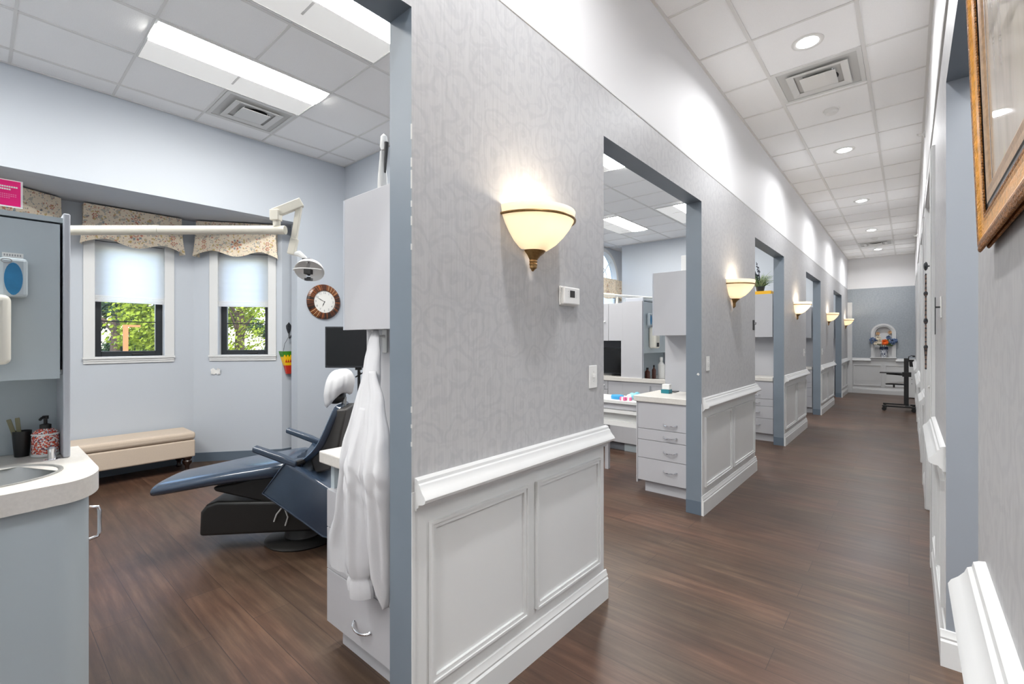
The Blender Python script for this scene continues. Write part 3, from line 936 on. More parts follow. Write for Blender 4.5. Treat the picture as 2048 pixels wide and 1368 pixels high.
spots = [((-4.075, 1.39), 'long fluorescent panel light beside the square vent in the first room'),
         ((-2.815, 1.39), 'long panel light at the top of the first doorway, nearest the blue jamb'),
         ((-2.815, 4.57), 'panel light at the left top corner inside the second doorway'),
         ((-4.075, 7.77), 'panel light deeper in the second room, next to a vent by the window wall'),
         ((-2.815, 7.77), 'panel light nearest the far jamb of the second doorway'),
         ((-4.075, 4.57), 'panel light on the window side of the second room, behind the first pier'),
         ((-2.815, 11.0), 'panel light in the third room seen through its doorway'),
         ((-2.815, 13.6), 'panel light at the far end of the last room'),
         ((-4.075, -0.9), 'panel light over the near window side of the first room'),
         ((-2.815, -0.9), 'panel light over the near corridor side of the first room')]
for i, ((x, y), lb) in enumerate(spots):
    if i == 0:
        TR.location = (x, y, ZC); TR['label'] = lb; TR['group'] = 'fluorescent panel lights'
    else:
        dup(TR, (x, y, ZC), 0, lb, 'fluorescent panel lights')
for x, y, lb in ((1.3, 2.2, 'unseen panel light added as fill in the room off the right-hand opening'), (1.3, 3.4, 'unseen panel light added as fill deeper in the room off the right-hand opening'), (1.3, 0.4, 'unseen panel light added as fill behind the wall that carries the gilt-framed print'), (1.3, -1.6, 'unseen panel light added as fill to the right-hand room, behind the camera')):  # unseen panels added to throw fill light through the right-hand openings
    dup(TR, (x, y, ZC), PI / 2, lb, 'fluorescent panel lights')
dup(TR, (-0.555, -2.2, ZC), 0, 'unseen panel light added as fill to the corridor, behind the camera', 'fluorescent panel lights')  # extra panel out of view, added to brighten the corridor

def make_down():
    t = thing('downlight', '', 'downlight', (0, 0, ZC))
    MB().lathe([(0.068, -0.004), (0.085, -0.007), (0.098, -0.005), (0.100, 0.0), (0.068, 0.0)], 'metal_white', seg=32, caps=False).build('trim_ring', t)
    MB().lathe([(0.0, -0.016), (0.03, -0.0145), (0.055, -0.010), (0.068, -0.004)], 'down_lens', seg=32, caps=False).build('lens', t)
    ld = bpy.data.lights.new('lamp', 'AREA'); ld.shape = 'DISK'; ld.size = 0.125; ld.energy = W_DOWN; ld.color = (0.98, 0.985, 1.0); ld.spread = R(160)
    l = bpy.data.objects.new('lamp', ld); COL.objects.link(l); l.parent = t; l.location = (0, 0, -0.018)
    return t
DN = make_down()
dl = ['round recessed light nearest the camera, just before the first vent', 'second recessed light down the corridor, past the smoke detector', 'third recessed light down the corridor ceiling', 'fourth recessed light, before the far detector', 'farthest recessed light, above the arched niche end']
for i, lb in enumerate(dl):
    p = (-0.55, 3.88 + 2.47 * i, ZC)
    if i == 0: DN.location = p; DN['label'] = lb; DN['group'] = 'recessed corridor lights'
    else: dup(DN, p, 0, lb, 'recessed corridor lights')
for i, y in enumerate((1.41, -1.06)):
    dup(DN, (-0.55, y, ZC), 0, ['recessed light overhead, just in front of the camera', 'recessed light behind the camera'][i], 'recessed corridor lights')

def make_diffuser(layers=3):
    t = thing('air_vent', '', 'air vent', (0, 0, ZC))
    S = 0.292
    def ring(a0, z0, a1, z1, m, mb):
        sq = lambda a, z: [(-a, -a, z), (a, -a, z), (a, a, z), (-a, a, z)]
        mb.loft([sq(a0, z0), sq(a1, z1)], m, caps=False)
    fr = MB(); ring(S, -0.008, 0.262, -0.010, 'metal_white', fr); ring(0.262, -0.010, 0.262, -0.001, 'metal_white', fr); ring(S, -0.008, S, 0, 'metal_white', fr)
    fr.build('frame', t, smooth=0)
    bk = MB(); bk.box(-0.262, 0.262, -0.262, 0.262, -0.003, -0.001, 'grille_grey')
    bk.lathe([(0.0, -0.0045), (0.11, -0.0045)], 'duct_dark', (0.02, 0.03, 0), 20, caps=False)
    bk.build('backing', t, smooth=0)
    for a in ((0.205, 0.175) if layers == 3 else (0.20,)):
        c = MB(); ring(a, -0.022, a - 0.045, -0.012, 'metal_white', c); ring(a, -0.022, a - 0.004, -0.024, 'metal_white', c); ring(a - 0.004, -0.024, a - 0.049, -0.014, 'metal_white', c)
        c.build('louver', t, smooth=0)
        break
    pc = MB().box(-0.12, 0.12, -0.12, 0.12, -0.030, -0.024, 'metal_white')
    for sx, sy in ((-1, -1), (1, -1), (1, 1), (-1, 1)): pc.box(sx * 0.10 - 0.004, sx * 0.10 + 0.004, sy * 0.10 - 0.004, sy * 0.10 + 0.004, -0.026, -0.003, 'metal_white')
    pc.build('centre_plate', t, smooth=0, bevel=0.003)
    return t
DF = make_diffuser()
DF.location = (-0.555, 4.47, ZC); DF['label'] = 'square stepped air vent in the corridor ceiling, beside the nearest recessed light'; DF['group'] = 'ceiling vents'
dup(DF, (-0.555, 12.9, ZC), 0, 'small-looking square air vent far down the corridor ceiling', 'ceiling vents')
dup(DF, (-4.685, 1.695, ZC), 0, 'square air vent in the first room ceiling beside the long panel light', 'ceiling vents')
dup(DF, (-4.685, 7.47, ZC), 0, 'air vent beside the panel light in the second room', 'ceiling vents')
def make_detector():
    t = thing('smoke_detector', '', 'smoke detector', (0, 0, ZC))
    MB().lathe([(0.0, -0.004), (0.065, -0.004), (0.068, 0.0)], 'white_plastic', seg=24, caps=False).build('base_plate', t)
    MB().lathe([(0.055, -0.004), (0.055, -0.022), (0.045, -0.035), (0.02, -0.040), (0.0, -0.040)], 'white_plastic', seg=24, caps=False).build('sensor_body', t)
    return t
SD = make_detector(); SD.location = (-0.545, 5.17, ZC); SD['label'] = 'round white smoke detector behind the nearest ceiling vent'; SD['group'] = 'smoke detectors'
dup(SD, (-0.545, 12.2, ZC), 0, 'round white smoke detector far away, just before the distant vent', 'smoke detectors')

# ------------------------------------------------------------------ sconces
def make_sconce():
    t = thing('wall_sconce', '', 'wall lamp')
    # bowl: half lathe facing +x
    prof = [(0.045, -0.125), (0.075, -0.115), (0.110, -0.092), (0.140, -0.062), (0.165, -0.030), (0.182, 0.0), (0.186, 0.020), (0.190, 0.038)]
    inner = [(r - 0.005, z + 0.004) for r, z in prof[::-1]]
    MB().lathe(prof + [(0.188, 0.041)] + inner, 'alabaster', seg=36, a0=-PI / 2, a1=PI / 2).build('bowl', t, smooth=60)
    b = MB(); n = 36
    b.tube([(0.188 * math.cos(-PI / 2 + PI * i / n), 0.188 * math.sin(-PI / 2 + PI * i / n), 0.004) for i in range(n + 1)], 0.0055, 'brass', 8)
    b.build('rim_band', t)
    fn = MB().lathe([(0.056, -0.122), (0.050, -0.130), (0.034, -0.142), (0.026, -0.152), (0.020, -0.160), (0.022, -0.166), (0.019, -0.172), (0.022, -0.178), (0.019, -0.186), (0.020, -0.192), (0.010, -0.200), (0.004, -0.207)], 'brass', (0.010, 0, 0), seg=24, a0=-PI / 2, a1=PI / 2)
    fn.build('finial', t)
    MB().box(0.0, 0.012, -0.06, 0.06, -0.125, 0.01, 'metal_white').build('back_plate', t, smooth=0, bevel=0.004)
    sk = MB().lathe([(0.014, -0.06), (0.014, -0.03), (0.0, -0.03)], 'white_plastic', (0.07, 0, 0), 12); sk.box(0.01, 0.07, -0.006, 0.006, -0.055, -0.045, 'metal_white')
    sk.build('socket', t)
    ld = bpy.data.lights.new('bulb', 'POINT'); ld.energy = W_SCONCE; ld.color = (1.0, 0.86, 0.68); ld.shadow_soft_size = 0.03
    l = bpy.data.objects.new('bulb', ld); COL.objects.link(l); l.parent = t; l.location = (0.075, 0, 0.005)
    return t
SC = make_sconce()
sl = ['large half-bowl wall lamp nearest the camera, above the thermostat', 'half-bowl wall lamp on the second pier, past the second doorway', 'third half-bowl lamp from the camera, on the third pier', 'fourth half-bowl lamp from the camera, before the last doorway', 'farthest half-bowl lamp, next to the white post at the corridor end']
for i, (a, b) in enumerate(PIERS):
    y = (a + b) / 2 + (0 if i < 4 else 0.02)
    if i == 0: SC.location = (XL, y, 1.866); SC['label'] = sl[i]; SC['group'] = 'half-bowl wall lamps'
    else: dup(SC, (XL, y, 1.866), 0, sl[i], 'half-bowl wall lamps')

# ------------------------------------------------------------------ small things on the corridor walls
t = thing('thermostat', 'white thermostat with small grey display on the near pier', 'thermostat', (XL, 1.825, 1.572))
MB().box(0, 0.008, -0.070, 0.070, -0.044, 0.046, 'white_plastic').build('back_plate', t, smooth=0, bevel=0.004)
MB().box(0.008, 0.030, -0.066, 0.066, -0.040, 0.042, 'white_plastic').build('housing', t, smooth=0, bevel=0.006)
MB().box(0.030, 0.0308, -0.020, 0.020, -0.006, 0.026, 'duct_dark').build('display', t, smooth=0)
for sy in (-1, 1):
    for k in range(3): MB().box(0.030, 0.032, sy * 0.034 - 0.003, sy * 0.034 + 0.003, -0.006 + 0.012 * k, 0.0 + 0.012 * k, 'metal_white').build('button', t, smooth=0)

def make_switch():
    t = thing('light_switch', '', 'light switch')
    MB().box(0, 0.006, -0.038, 0.038, -0.058, 0.058, 'white_plastic').build('cover_plate', t, smooth=0, bevel=0.003)
    MB().box(0.006, 0.018, -0.006, 0.006, -0.004, 0.014, 'white_plastic').build('toggle', t, smooth=0, bevel=0.002)
    s = MB()
    for z in (-0.022, 0.026): s.lathe([(0.0035, 0.006), (0.0035, 0.0075), (0, 0.0075)], 'grille_grey', (0, 0, z), 8, axis='x')
    s.build('screw', t)
    return t
SW = make_switch(); SW.location = (XL, 2.055, 1.18); SW['label'] = 'white light switch below the thermostat, at the near doorway edge'; SW['group'] = 'light switches'
for y, z, lb in ((3.83, 1.18, 'white light switch on the second pier just above its chair rail'), (8.30, 1.18, 'white light switch on the third pier before the fourth doorway'), (10.25, 1.16, 'small far white light switch on the fourth pier')):
    dup(SW, (XL, y, z), 0, lb, 'light switches')

t = thing('wall_hook', 'small black and chrome hook at the edge of the second pier', 'hook', (XL, 5.275, 1.525))
MB().box(0, 0.006, -0.03, 0.03, -0.052, 0.052, 'black_plastic').build('back_plate', t, smooth=0, bevel=0.002)
MB().tube([(0.006, 0, 0.01), (0.022, 0, 0.008), (0.026, 0, 0.02), (0.022, 0, 0.03)], 0.006, 'chrome').build('peg', t)

t = thing('key_switch', 'thin black bar on a stub with pale plate on the right-hand pier', 'wall fitting', (XR, 3.01, 1.48))
MB().box(-0.005, 0, -0.02, 0.02, -0.008, 0.096, 'white_plastic').build('wall_plate', t, smooth=0, bevel=0.002)
MB().tube([(-0.005, 0, 0.045), (-0.021, 0, 0.045)], 0.004, 'black_plastic').build('stub', t)
MB().box(-0.024, -0.021, -0.012, 0.012, -0.086, 0.092, 'black_plastic').build('bar', t, smooth=0)

t = thing('beaded_hanging', 'long beaded wall hanging with dark iron ornaments on the right wall', 'wall hanging', (XR - 0.030, 4.30, 1.88))
MB().tube([(0.0, 0, 0.0), (0.058, 0, 0.0)], 0.005, 'iron', 8).build('peg', t)
for y in (-0.04, 0.04):
    b = MB()
    for k in range(64): b.sphere((0, y + 0.004 * math.sin(k), -0.06 - k * 0.0103), 0.0055, 'bead_brown' if k % 3 else 'iron', 6, 4)
    b.build('bead_string', t)
for z, r in ((0.0, 0.030), (-0.19, 0.018), (-0.38, 0.022), (-0.56, 0.016)):
    b = MB(); b.sphere((0, 0, z), (0.012, r * 1.6, r), 'iron'); b.tube([(0, -0.05, z), (-0.004, 0, z - r * 0.5), (0, 0.05, z)], 0.006, 'iron', 6)
    b.build('iron_ornament', t)
MB().tube([(0, 0, -0.56), (0, 0.01, -0.68)], [0.010, 0.003], 'iron').build('tassel', t)

def make_sprinkler():
    t = thing('sprinkler', '', 'sprinkler')
    MB().lathe([(0.03, 0.0), (0.028, -0.012), (0.012, -0.016), (0.010, -0.05), (0.0, -0.05)], 'white_plastic', axis='x', seg=16).build('escutcheon', t)
    MB().box(-0.062, -0.05, -0.018, 0.018, 0.004, 0.012, 'white_plastic').build('deflector', t, smooth=0)
    return t
SP = make_sprinkler(); SP.location = (XR, 5.9, 3.33); SP['label'] = 'white sidewall sprinkler high on the right wall, nearer one'; SP['group'] = 'sidewall sprinklers'
dup(SP, (XR, 11.5, 3.33), 0, 'white sidewall sprinkler high on the right wall, farther one', 'sidewall sprinklers')

# framed picture on the near right wall, leaning out at the top
pf = thing('framed_picture', 'large gilt-framed print under glass on the near right wall', 'picture', (XR, 1.215, 1.535))
pf.rotation_euler = (0, R(-1.9), 0)
# local: picture spans y from 0 to -1.0, z 0..0.9, x negative = out of wall
PW, PH = 1.0, 0.85
def frame_ring(name, d0, d1, prof, m, lbl=None):
    """mitred moulding; prof gives (inset, depth) pairs between d0..d1"""
    mb = MB()
    for (i0, x0), (i1, x1) in zip(prof[:-1], prof[1:]):
        def rect(i, x): return [(x, -i, i), (x, -PW + i, i), (x, -PW + i, PH - i), (x, -i, PH - i)]
        mb.loft([rect(i0, x0), rect(i1, x1)], m, caps=False)
    o = mb.build(name, pf, smooth=30)
    if lbl: o['label'] = lbl
frame_ring('frame_back', 0, 0, [(0.012, -0.001), (0.012, -0.010), (0.014, -0.011)], 'frame_black')
frame_ring('rope_edge', 0, 0, [(0.006, -0.004), (0.003, -0.006), (0.004, -0.009), (0.010, -0.010)], 'gold_rope', 'dark gold rope edging next to the wall')
frame_ring('outer_lip', 0, 0, [(0.010, -0.010), (0.004, -0.013), (0.0, -0.017), (0.0, -0.020), (0.006, -0.022), (0.012, -0.0205)], 'gold_rope', 'dark rope-carved outer lip')
frame_ring('frame_cove', 0, 0, [(0.012, -0.0205), (0.020, -0.0165), (0.030, -0.0150), (0.042, -0.0145), (0.046, -0.0160), (0.050, -0.0145)], 'gold')
frame_ring('black_fillet', 0, 0, [(0.050, -0.014), (0.052, -0.0115), (0.066, -0.0115), (0.068, -0.013)], 'frame_black', 'black inner band')
frame_ring('slip', 0, 0, [(0.068, -0.013), (0.080, -0.0125), (0.088, -0.014), (0.094, -0.012), (0.100, -0.009)], 'gold_pale', 'pale gold inner slip')
MB().box(-0.0085, -0.0075, -PW + 0.1, -0.1, 0.1, PH - 0.1, 'old_print').build('print', pf, smooth=0)
for (ins, x, r_) in ((0.0, -0.018, 0.0042), (0.05, -0.0145, 0.0026), (0.005, -0.007, 0.0042)):
    rb = MB()
    for k in range(150):
        for (y, z) in ((-ins - k * (PW - 2 * ins) / 150, ins), (-ins, ins + k * (PH - 2 * ins) / 150)):
            rb.sphere((x, y, z), (r_ * 0.8, r_ * 1.5, r_ * 1.5), 'gold_rope', 6, 4)
    rb.build('beading', pf)

# ------------------------------------------------------------------ first room: sink unit
def make_sink_unit():
    """origin: floor, +y end of unit, back panel plane x=0; front towards +x; runs to y=-1.2"""
    t = thing('sink_cabinet', '', 'cabinet')
    Ln = 1.2
    # rounded counter outline (x,y)
    def outline(grow=0.0, y1=0.05, xf=0.70):
        rr_ = 0.20
        pts = [(-0.02, y1 + grow)]
        cxx, cyy = xf + grow - rr_, y1 + grow - rr_ * 0.62
        for i in range(13):
            a = PI / 2 - PI / 2 * i / 12
            pts.append((cxx + rr_ * math.cos(a), cyy + rr_ * 0.62 * math.sin(a)))
        for i in range(1, 11):
            s = i / 10
            pts.append((xf + grow + 0.05 * math.sin(PI * s), cyy - (cyy + Ln - 0.02) * s))
        pts.append((-0.02, -Ln + 0.02))
        return pts
    body = outline(-0.025)
    b = MB().prism(body, 0.0, 0.815, 'z', 'laminate_blue')
    b.build('body', t, smooth=40)
    # worktop with sink cut-out
    ol = outline(0.0)
    scx, scy, sr, sl_ = 0.43, -0.24, 0.165, 0.19
    w = MB()
    w.prism(ol, 0.815, 0.885, 'z', 'counter_top', caps=False)
    n = len(ol)
    # ring from outline to the oval
    hole = []
    for (x, y) in ol:
        a = math.atan2((y - scy) / sl_, (x - scx) / sr)
        hole.append((scx + sr * math.cos(a), scy + sl_ * math.sin(a)))
    w.loft([[(x, y, 0.885) for x, y in ol], [(x, y, 0.885) for x, y in hole]], 'counter_top', caps=False)
    w.build('worktop', t, smooth=40)
    s = MB().lathe([(1.06, 0.886), (1.06, 0.889), (1.0, 0.889), (0.96, 0.880), (0.92, 0.84), (0.80, 0.775), (0.4, 0.765), (0.0, 0.765)], 'steel', (scx, scy, 0), 40, sx=sr, sy=sl_, caps=False)
    s.build('sink_bowl', t, smooth=50)
    f = MB().lathe([(0.030, 0.885), (0.030, 0.893), (0.018, 0.900), (0.016, 0.95), (0.0, 0.955)], 'cream_enamel', (0.215, scy, 0), 16)
    f.tube([(0.215, scy, 0.945), (0.23, scy, 1.04), (0.28, scy, 1.07), (0.34, scy, 1.05), (0.355, scy, 1.00)], 0.012, 'cream_enamel', 10)
    f.build('faucet', t)
    lv = MB().lathe([(0.026, 0.885), (0.026, 0.889), (0.014, 0.891), (0.012, 0.915), (0.014, 0.93), (0.008, 0.938), (0.0, 0.938)], 'chrome', (0.235, -0.055, 0), 16)
    lv.build('tap_lever', t)
    h = MB().tube([(0.52, 0.022, 0.62), (0.52, 0.048, 0.625), (0.52, 0.052, 0.64), (0.52, 0.052, 0.72), (0.52, 0.048, 0.735), (0.52, 0.022, 0.74)], 0.006, 'chrome', 8)
    h.build('door_handle', t)
    return t
def make_sink_hutch():
    """origin as the sink unit; sits on its worktop"""
    t = thing('sink_cupboard', '', 'cupboard')
    Ln = 1.2
    b = MB()
    b.box(-0.02, 0.0, -Ln, 0.0, 0.886, 1.875, 'laminate_blue')
    b.build('back_panel', t, smooth=0)
    for y0 in (-0.022, -Ln):
        MB().box(0, 0.235, y0, y0 + 0.022, 0.886, 1.885, 'edge_grey').build('side_panel', t, smooth=0, bevel=0.005)
    MB().box(0, 0.205, -Ln + 0.022, -0.022, 1.225, 1.245, 'laminate_blue').build('bottom_shelf', t, smooth=0)
    MB().box(0, 0.228, -Ln + 0.022, -0.022, 1.845, 1.865, 'laminate_blue').build('top_shelf', t, smooth=0)
    for y0, y1 in ((-0.62, -0.030), (-Ln + 0.030, -0.625)):
        d = MB().box(0.206, 0.226, y0, y1, 1.21, 1.838, 'laminate_blue'); d.build('door', t, smooth=0, bevel=0.002)
    return t
SU = make_sink_unit(); SU.location = (-2.85, 0.255, 0); SU['label'] = 'grey-blue curved sink cabinet with steel basin at the left of the photo'
SH = make_sink_hutch(); SH.location = (-2.85, 0.255, 0); SH['label'] = 'grey-blue wall cupboard over the left sink, with glove holder on its door'
HX = -2.85 + 0.226                # door face

def make_glove():
    t = thing('glove_dispenser', '', 'glove box')
    MB().box(0, 0.045, -0.038, 0.038, -0.075, 0.075, 'laminate_blue').build('holder', t, smooth=0, bevel=0.012)
    MB().lathe([(0.0, 0.0462), (1.0, 0.0462), (1.04, 0.044)], 'teal_blue', (0, 0, -0.005), 24, axis='x', sx=0.024, sy=0.060, caps=False).build('glove_opening', t)
    k = MB(); n = 16
    k.tube([(0.046, -0.018 + 0.014 * math.cos(a), 0.062 + 0.008 * math.sin(a)) for a in [2 * PI * i / n for i in range(n + 1)]], 0.0014, 'print_grey', 5)
    k.build('tab_ring', t)
    return t
GL = make_glove(); GL.location = (HX, 0.094, 1.605); GL['label'] = 'glove box with blue oval opening on the left sink cupboard door'
t = thing('label_strip', 'narrow pale label strip above the glove box', 'label', (HX, 0.094, 1.694))
MB().box(0, 0.0012, -0.028, 0.028, -0.009, 0.009, 'metal_white').build('paper_strip', t, smooth=0)
lt = MB()
for k in range(7): lt.box(0.0012, 0.0016, -0.024 + k * 0.007, -0.020 + k * 0.007, -0.004, 0.004, 'print_grey')
lt.build('lettering', t, smooth=0)
def make_towel():
    t = thing('soap_dispenser', '', 'dispenser')
    MB().box(0, 0.095, -0.065, 0.065, -0.13, 0.13, 'cream_plastic').build('housing', t, smooth=40, bevel=0.022, seg=4)
    MB().box(0.095, 0.0965, -0.035, 0.035, 0.02, 0.045, 'white_plastic').build('badge', t, smooth=0)
    MB().box(0.090, 0.0962, -0.04, 0.03, -0.112, -0.062, 'black_plastic').build('nozzle_window', t, smooth=0)
    return t
TW = make_towel(); TW.location = (HX, 0.022, 1.405); TW['label'] = 'cream wall dispenser cut by the left edge of the photo'
t = thing('pink_card', 'bright pink standing card with white print on the left cupboard top', 'card', (-2.85 + 0.19, 0.10, 1.886))
MB().box(0, 0.006, -0.20, 0.022, 0, 0.105, 'white_plastic').build('card_edge', t, smooth=0)
MB().box(0.006, 0.0072, -0.20, 0.016, 0.004, 0.101, 'pink_card').build('card_face', t, smooth=0)
pr = MB()
pr.sphere((0.0075, -0.058, 0.073), (0.0008, 0.008, 0.008), 'white_plastic', 10, 6)
for k in range(9): pr.box(0.0072, 0.0078, -0.047 + k * 0.0062, -0.042 + k * 0.0062, 0.074, 0.080, 'white_plastic')
for k in range(6): pr.box(0.0072, 0.0078, -0.047 + k * 0.0062, -0.042 + k * 0.0062, 0.064, 0.070, 'white_plastic')
for r_ in range(3):
    for k in range(14 - 3 * (r_ == 2)): pr.box(0.0072, 0.0078, -0.075 + k * 0.0058, -0.071 + k * 0.0058, 0.046 - 0.007 * r_, 0.0495 - 0.007 * r_, 'pink_pale')
pr.build('printing', t, smooth=0)

t = thing('soap_bottle', 'round patterned red and white soap bottle with black pump', 'soap bottle', (-2.725, 0.190, 0.886))
MB().lathe([(0.0, 0.0), (0.040, 0.0), (0.043, 0.004), (0.043, 0.012), (0.041, 0.013)], 'white_plastic', seg=28, caps=False).build('base_band', t)
MB().lathe([(0.041, 0.013), (0.042, 0.02), (0.042, 0.083), (0.041, 0.088)], 'soap_pattern', seg=28, caps=False).build('body', t)
MB().lathe([(0.041, 0.088), (0.043, 0.089), (0.043, 0.093), (0.040, 0.095)], 'white_plastic', seg=28, caps=False).build('shoulder_band', t)
MB().lathe([(0.040, 0.095), (0.036, 0.104), (0.022, 0.112), (0.018, 0.114)], 'soap_pattern', seg=28, caps=False).build('shoulder', t)
pm = MB().lathe([(0.018, 0.113), (0.018, 0.130), (0.013, 0.132), (0.006, 0.134), (0.006, 0.152), (0.010, 0.153), (0.010, 0.166), (0.0, 0.167)], 'black_plastic', seg=16)
pm.tube([(0, 0, 0.160), (0.02, -0.012, 0.160), (0.030, -0.018, 0.154)], 0.005, 'black_plastic', 8)
pm.build('pump', t)
t = thing('brush_cup', 'black tapered cup beside the patterned soap bottle', 'cup', (-2.785, 0.125, 0.886))
MB().lathe([(0.0, 0.0), (0.022, 0.0), (0.030, 0.105), (0.028, 0.105), (0.021, 0.006), (0.0, 0.006)], 'black_plastic', seg=20, caps=False).build('cup_body', t)
for k, (dx, dy, lb) in enumerate(((0.012, -0.022, 'olive flat stick leaning left out of the black cup'), (0.014, -0.004, 'olive flat stick standing straighter in the black cup'))):
    o = MB().box(-0.004, 0.004, -0.007, 0.007, 0.0, 0.155, 'olive').build('flat_stick', smooth=0, bevel=0.002)
    o.location = (-2.785, 0.125, 0.893); o.rotation_euler = (R(14 - 9 * k) , R(3), 0)
    tag(o, lb, 'stick', 'sticks in the black cup')

# dental light: post, pole, arm, head
k = Vector((-2.70, 1.14, 0)) - Vector((-3.653, 0.323, 0)); ux, uy = k.normalized().x, k.normalized().y
dlx = thing('dental_light', 'cream dental lamp on a long horizontal pole before the bay windows', 'dental lamp', (-3.653, 0.323, 0), math.atan2(uy, ux))
PL = k.length
MB().lathe([(0.0, 0.0), (0.085, 0.0), (0.085, 0.02), (0.05, 0.03), (0.027, 0.035), (0.027, 1.965), (0.0, 1.965)], 'cream_enamel', seg=20).build('post', dlx)
MB().tube([(0, 0, 1.992), (PL * 0.44, 0, 1.993)], 0.027, 'cream_enamel', 20).build('pole', dlx)
MB().tube([(PL * 0.43, 0, 1.993), (PL + 0.015, 0, 1.993)], 0.0245, 'cream_enamel', 20).build('pole_extension', dlx)
st = MB().lathe([(0.02, 2.012), (0.02, 2.045), (0.0, 2.045)], 'cream_enamel', (PL - 0.035, 0, 0), 14)
st.build('swivel', dlx)
a = MB()
Mx = Matrix.Translation((PL - 0.035, 0, 2.045))
# swing arm rising away from the pole
p0 = Vector((PL - 0.05, -0.005, 2.085)); p1 = Vector((PL + 0.085, 0.05, 2.165))
def beam(p0, p1, w, h, m, mb):
    d = (p1 - p0); L = d.length; d.normalize()
    s_ = d.cross(Vector((0, 0, 1))).normalized(); u_ = s_.cross(d)
    T = Matrix(((d.x, s_.x, u_.x, p0.x), (d.y, s_.y, u_.y, p0.y), (d.z, s_.z, u_.z, p0.z), (0, 0, 0, 1)))
    return mb.box(0, L, -w / 2, w / 2, -h / 2, h / 2, m, T)
beam(p0, p1, 0.045, 0.05, 'cream_enamel', a); a.box(PL - 0.062, PL - 0.012, -0.03, 0.02, 2.045, 2.105, 'cream_enamel')
a.build('upper_arm', dlx, smooth=0, bevel=0.004)
a = MB(); p2 = Vector((PL + 0.03, 0.045, 1.875))
beam(Vector((PL + 0.072, 0.05, 2.15)), p2, 0.030, 0.030, 'cream_enamel', a)
beam(Vector((PL + 0.045, 0.047, 1.955)), p2 + Vector((-0.004, 0, -0.012)), 0.034, 0.040, 'cream_enamel', a)
a.build('lower_arm', dlx, smooth=0, bevel=0.004)
a = MB().tube([(PL + 0.035, 0.045, 1.868), (PL + 0.07, 0.05, 1.868), (PL + 0.10, 0.055, 1.845), (PL + 0.115, 0.06, 1.815)], [0.012, 0.018, 0.012, 0.008], 'white_plastic', 10)
a.build('yoke', dlx)
a = MB().box(PL + 0.09, PL + 0.135, 0.04, 0.075, 1.822, 1.842, 'black_plastic')
a.build('switch_block', dlx, smooth=0, bevel=0.003)
hd = thing_head = MB()
hd.lathe([(0.0, 0.052), (0.04, 0.049), (0.070, 0.030), (0.082, 0.0), (0.079, 0.0), (0.066, 0.024), (0.03, 0.041), (0.0, 0.043)], 'white_plastic', seg=28, caps=False)
hd.xf(Matrix.Translation((PL + 0.125, 0.06, 1.768)) @ Matrix.Rotation(R(-38), 4, 'X') @ Matrix.Rotation(R(-8), 4, 'Y'))
hd.build('reflector', dlx)
a = MB().tube([(PL + 0.125, 0.055, 1.815), (PL + 0.128, 0.03, 1.78), (PL + 0.138, 0.02, 1.725)], [0.008, 0.010, 0.012], 'chrome', 10)
a.box(PL + 0.118, PL + 0.156, 0.0, 0.035, 1.745, 1.772, 'duct_dark'); a.box(PL + 0.12, PL + 0.156, 0.005, 0.035, 1.708, 1.722, 'black_plastic')
a.build('lamp_housing', dlx)
n = 16
a = MB().tube([(PL + 0.125 + 0.085 * math.cos(R(200 + 140 * i / n)), 0.06 + 0.085 * math.sin(R(200 + 140 * i / n)), 1.772) for i in range(n + 1)], 0.004, 'grille_grey', 6)
a.build('handle_rail', dlx)

# bench
t = thing('storage_bench', 'beige upholstered storage bench with dark turned legs under the bay', 'bench', (-5.86, 0.98, 0), PI / 2)
# local x along the wall (+Y), y to -X
MB().box(-0.52, 0.52, -0.20, 0.20, 0.155, 0.33, 'bench_fabric').build('box', t, smooth=0, bevel=0.012)
MB().box(-0.525, 0.525, -0.205, 0.205, 0.333, 0.415, 'bench_fabric').build('cushion_lid', t, smooth=40, bevel=0.03, seg=4)
for x in (-0.46, 0.46):
    for y in (-0.15, 0.15):
        MB().lathe([(0.022, 0.0), (0.026, 0.01), (0.018, 0.03), (0.020, 0.06), (0.040, 0.09), (0.044, 0.11), (0.032, 0.125), (0.042, 0.135), (0.044, 0.155), (0, 0.155)], 'dark_wood', (x, y, 0), 18).build('leg', t)

# clock on the window wall
ck = thing('wall_clock', 'round wall clock with striped brown rim and white dial', 'clock', (XO, 2.69, 1.822))
RO, RI = 0.205, 0.130
seq = []
random.seed(3)
rim = MB(); NS = 120
for i in range(NS):
    a0, a1 = 2 * PI * i / NS, 2 * PI * (i + 1) / NS
    deg = 360 * i / NS
    band = random.choice(['rim_a', 'rim_a', 'rim_b', 'rim_c', 'rim_d'])
    if 35 < deg < 80 or 215 < deg < 250: band = ['rim_e', 'rim_a', 'rim_c', 'rim_b'][i % 4]
    prof = [(RI, 0.030), (RI + 0.012, 0.036), (RO - 0.02, 0.030), (RO, 0.016), (RO, 0.0)]
    r_ = [[(x, r * math.cos(a), r * math.sin(a)) for r, x in prof] for a in (a0, a1)]
    rim.loft(r_, band, closed=False)
rim.build('rim', ck, smooth=0)
MB().lathe([(0.0, 0.022), (RI + 0.002, 0.022)], 'clock_face', seg=48, axis='x', caps=False).build('dial', ck)
def text_mesh(body, size, m):
    cu = bpy.data.curves.new('t', 'FONT'); cu.body = body; cu.size = size; cu.align_x = 'CENTER'; cu.align_y = 'CENTER'
    ob = bpy.data.objects.new('t', cu); COL.objects.link(ob)
    bpy.context.view_layer.update()
    dg = bpy.context.evaluated_depsgraph_get()
    me = bpy.data.meshes.new_from_object(ob.evaluated_get(dg))
    v = [tuple(x.co) for x in me.vertices]; f = [tuple(p.vertices) for p in me.polygons]
    bpy.data.objects.remove(ob); bpy.data.curves.remove(cu); bpy.data.meshes.remove(me)
    return v, f
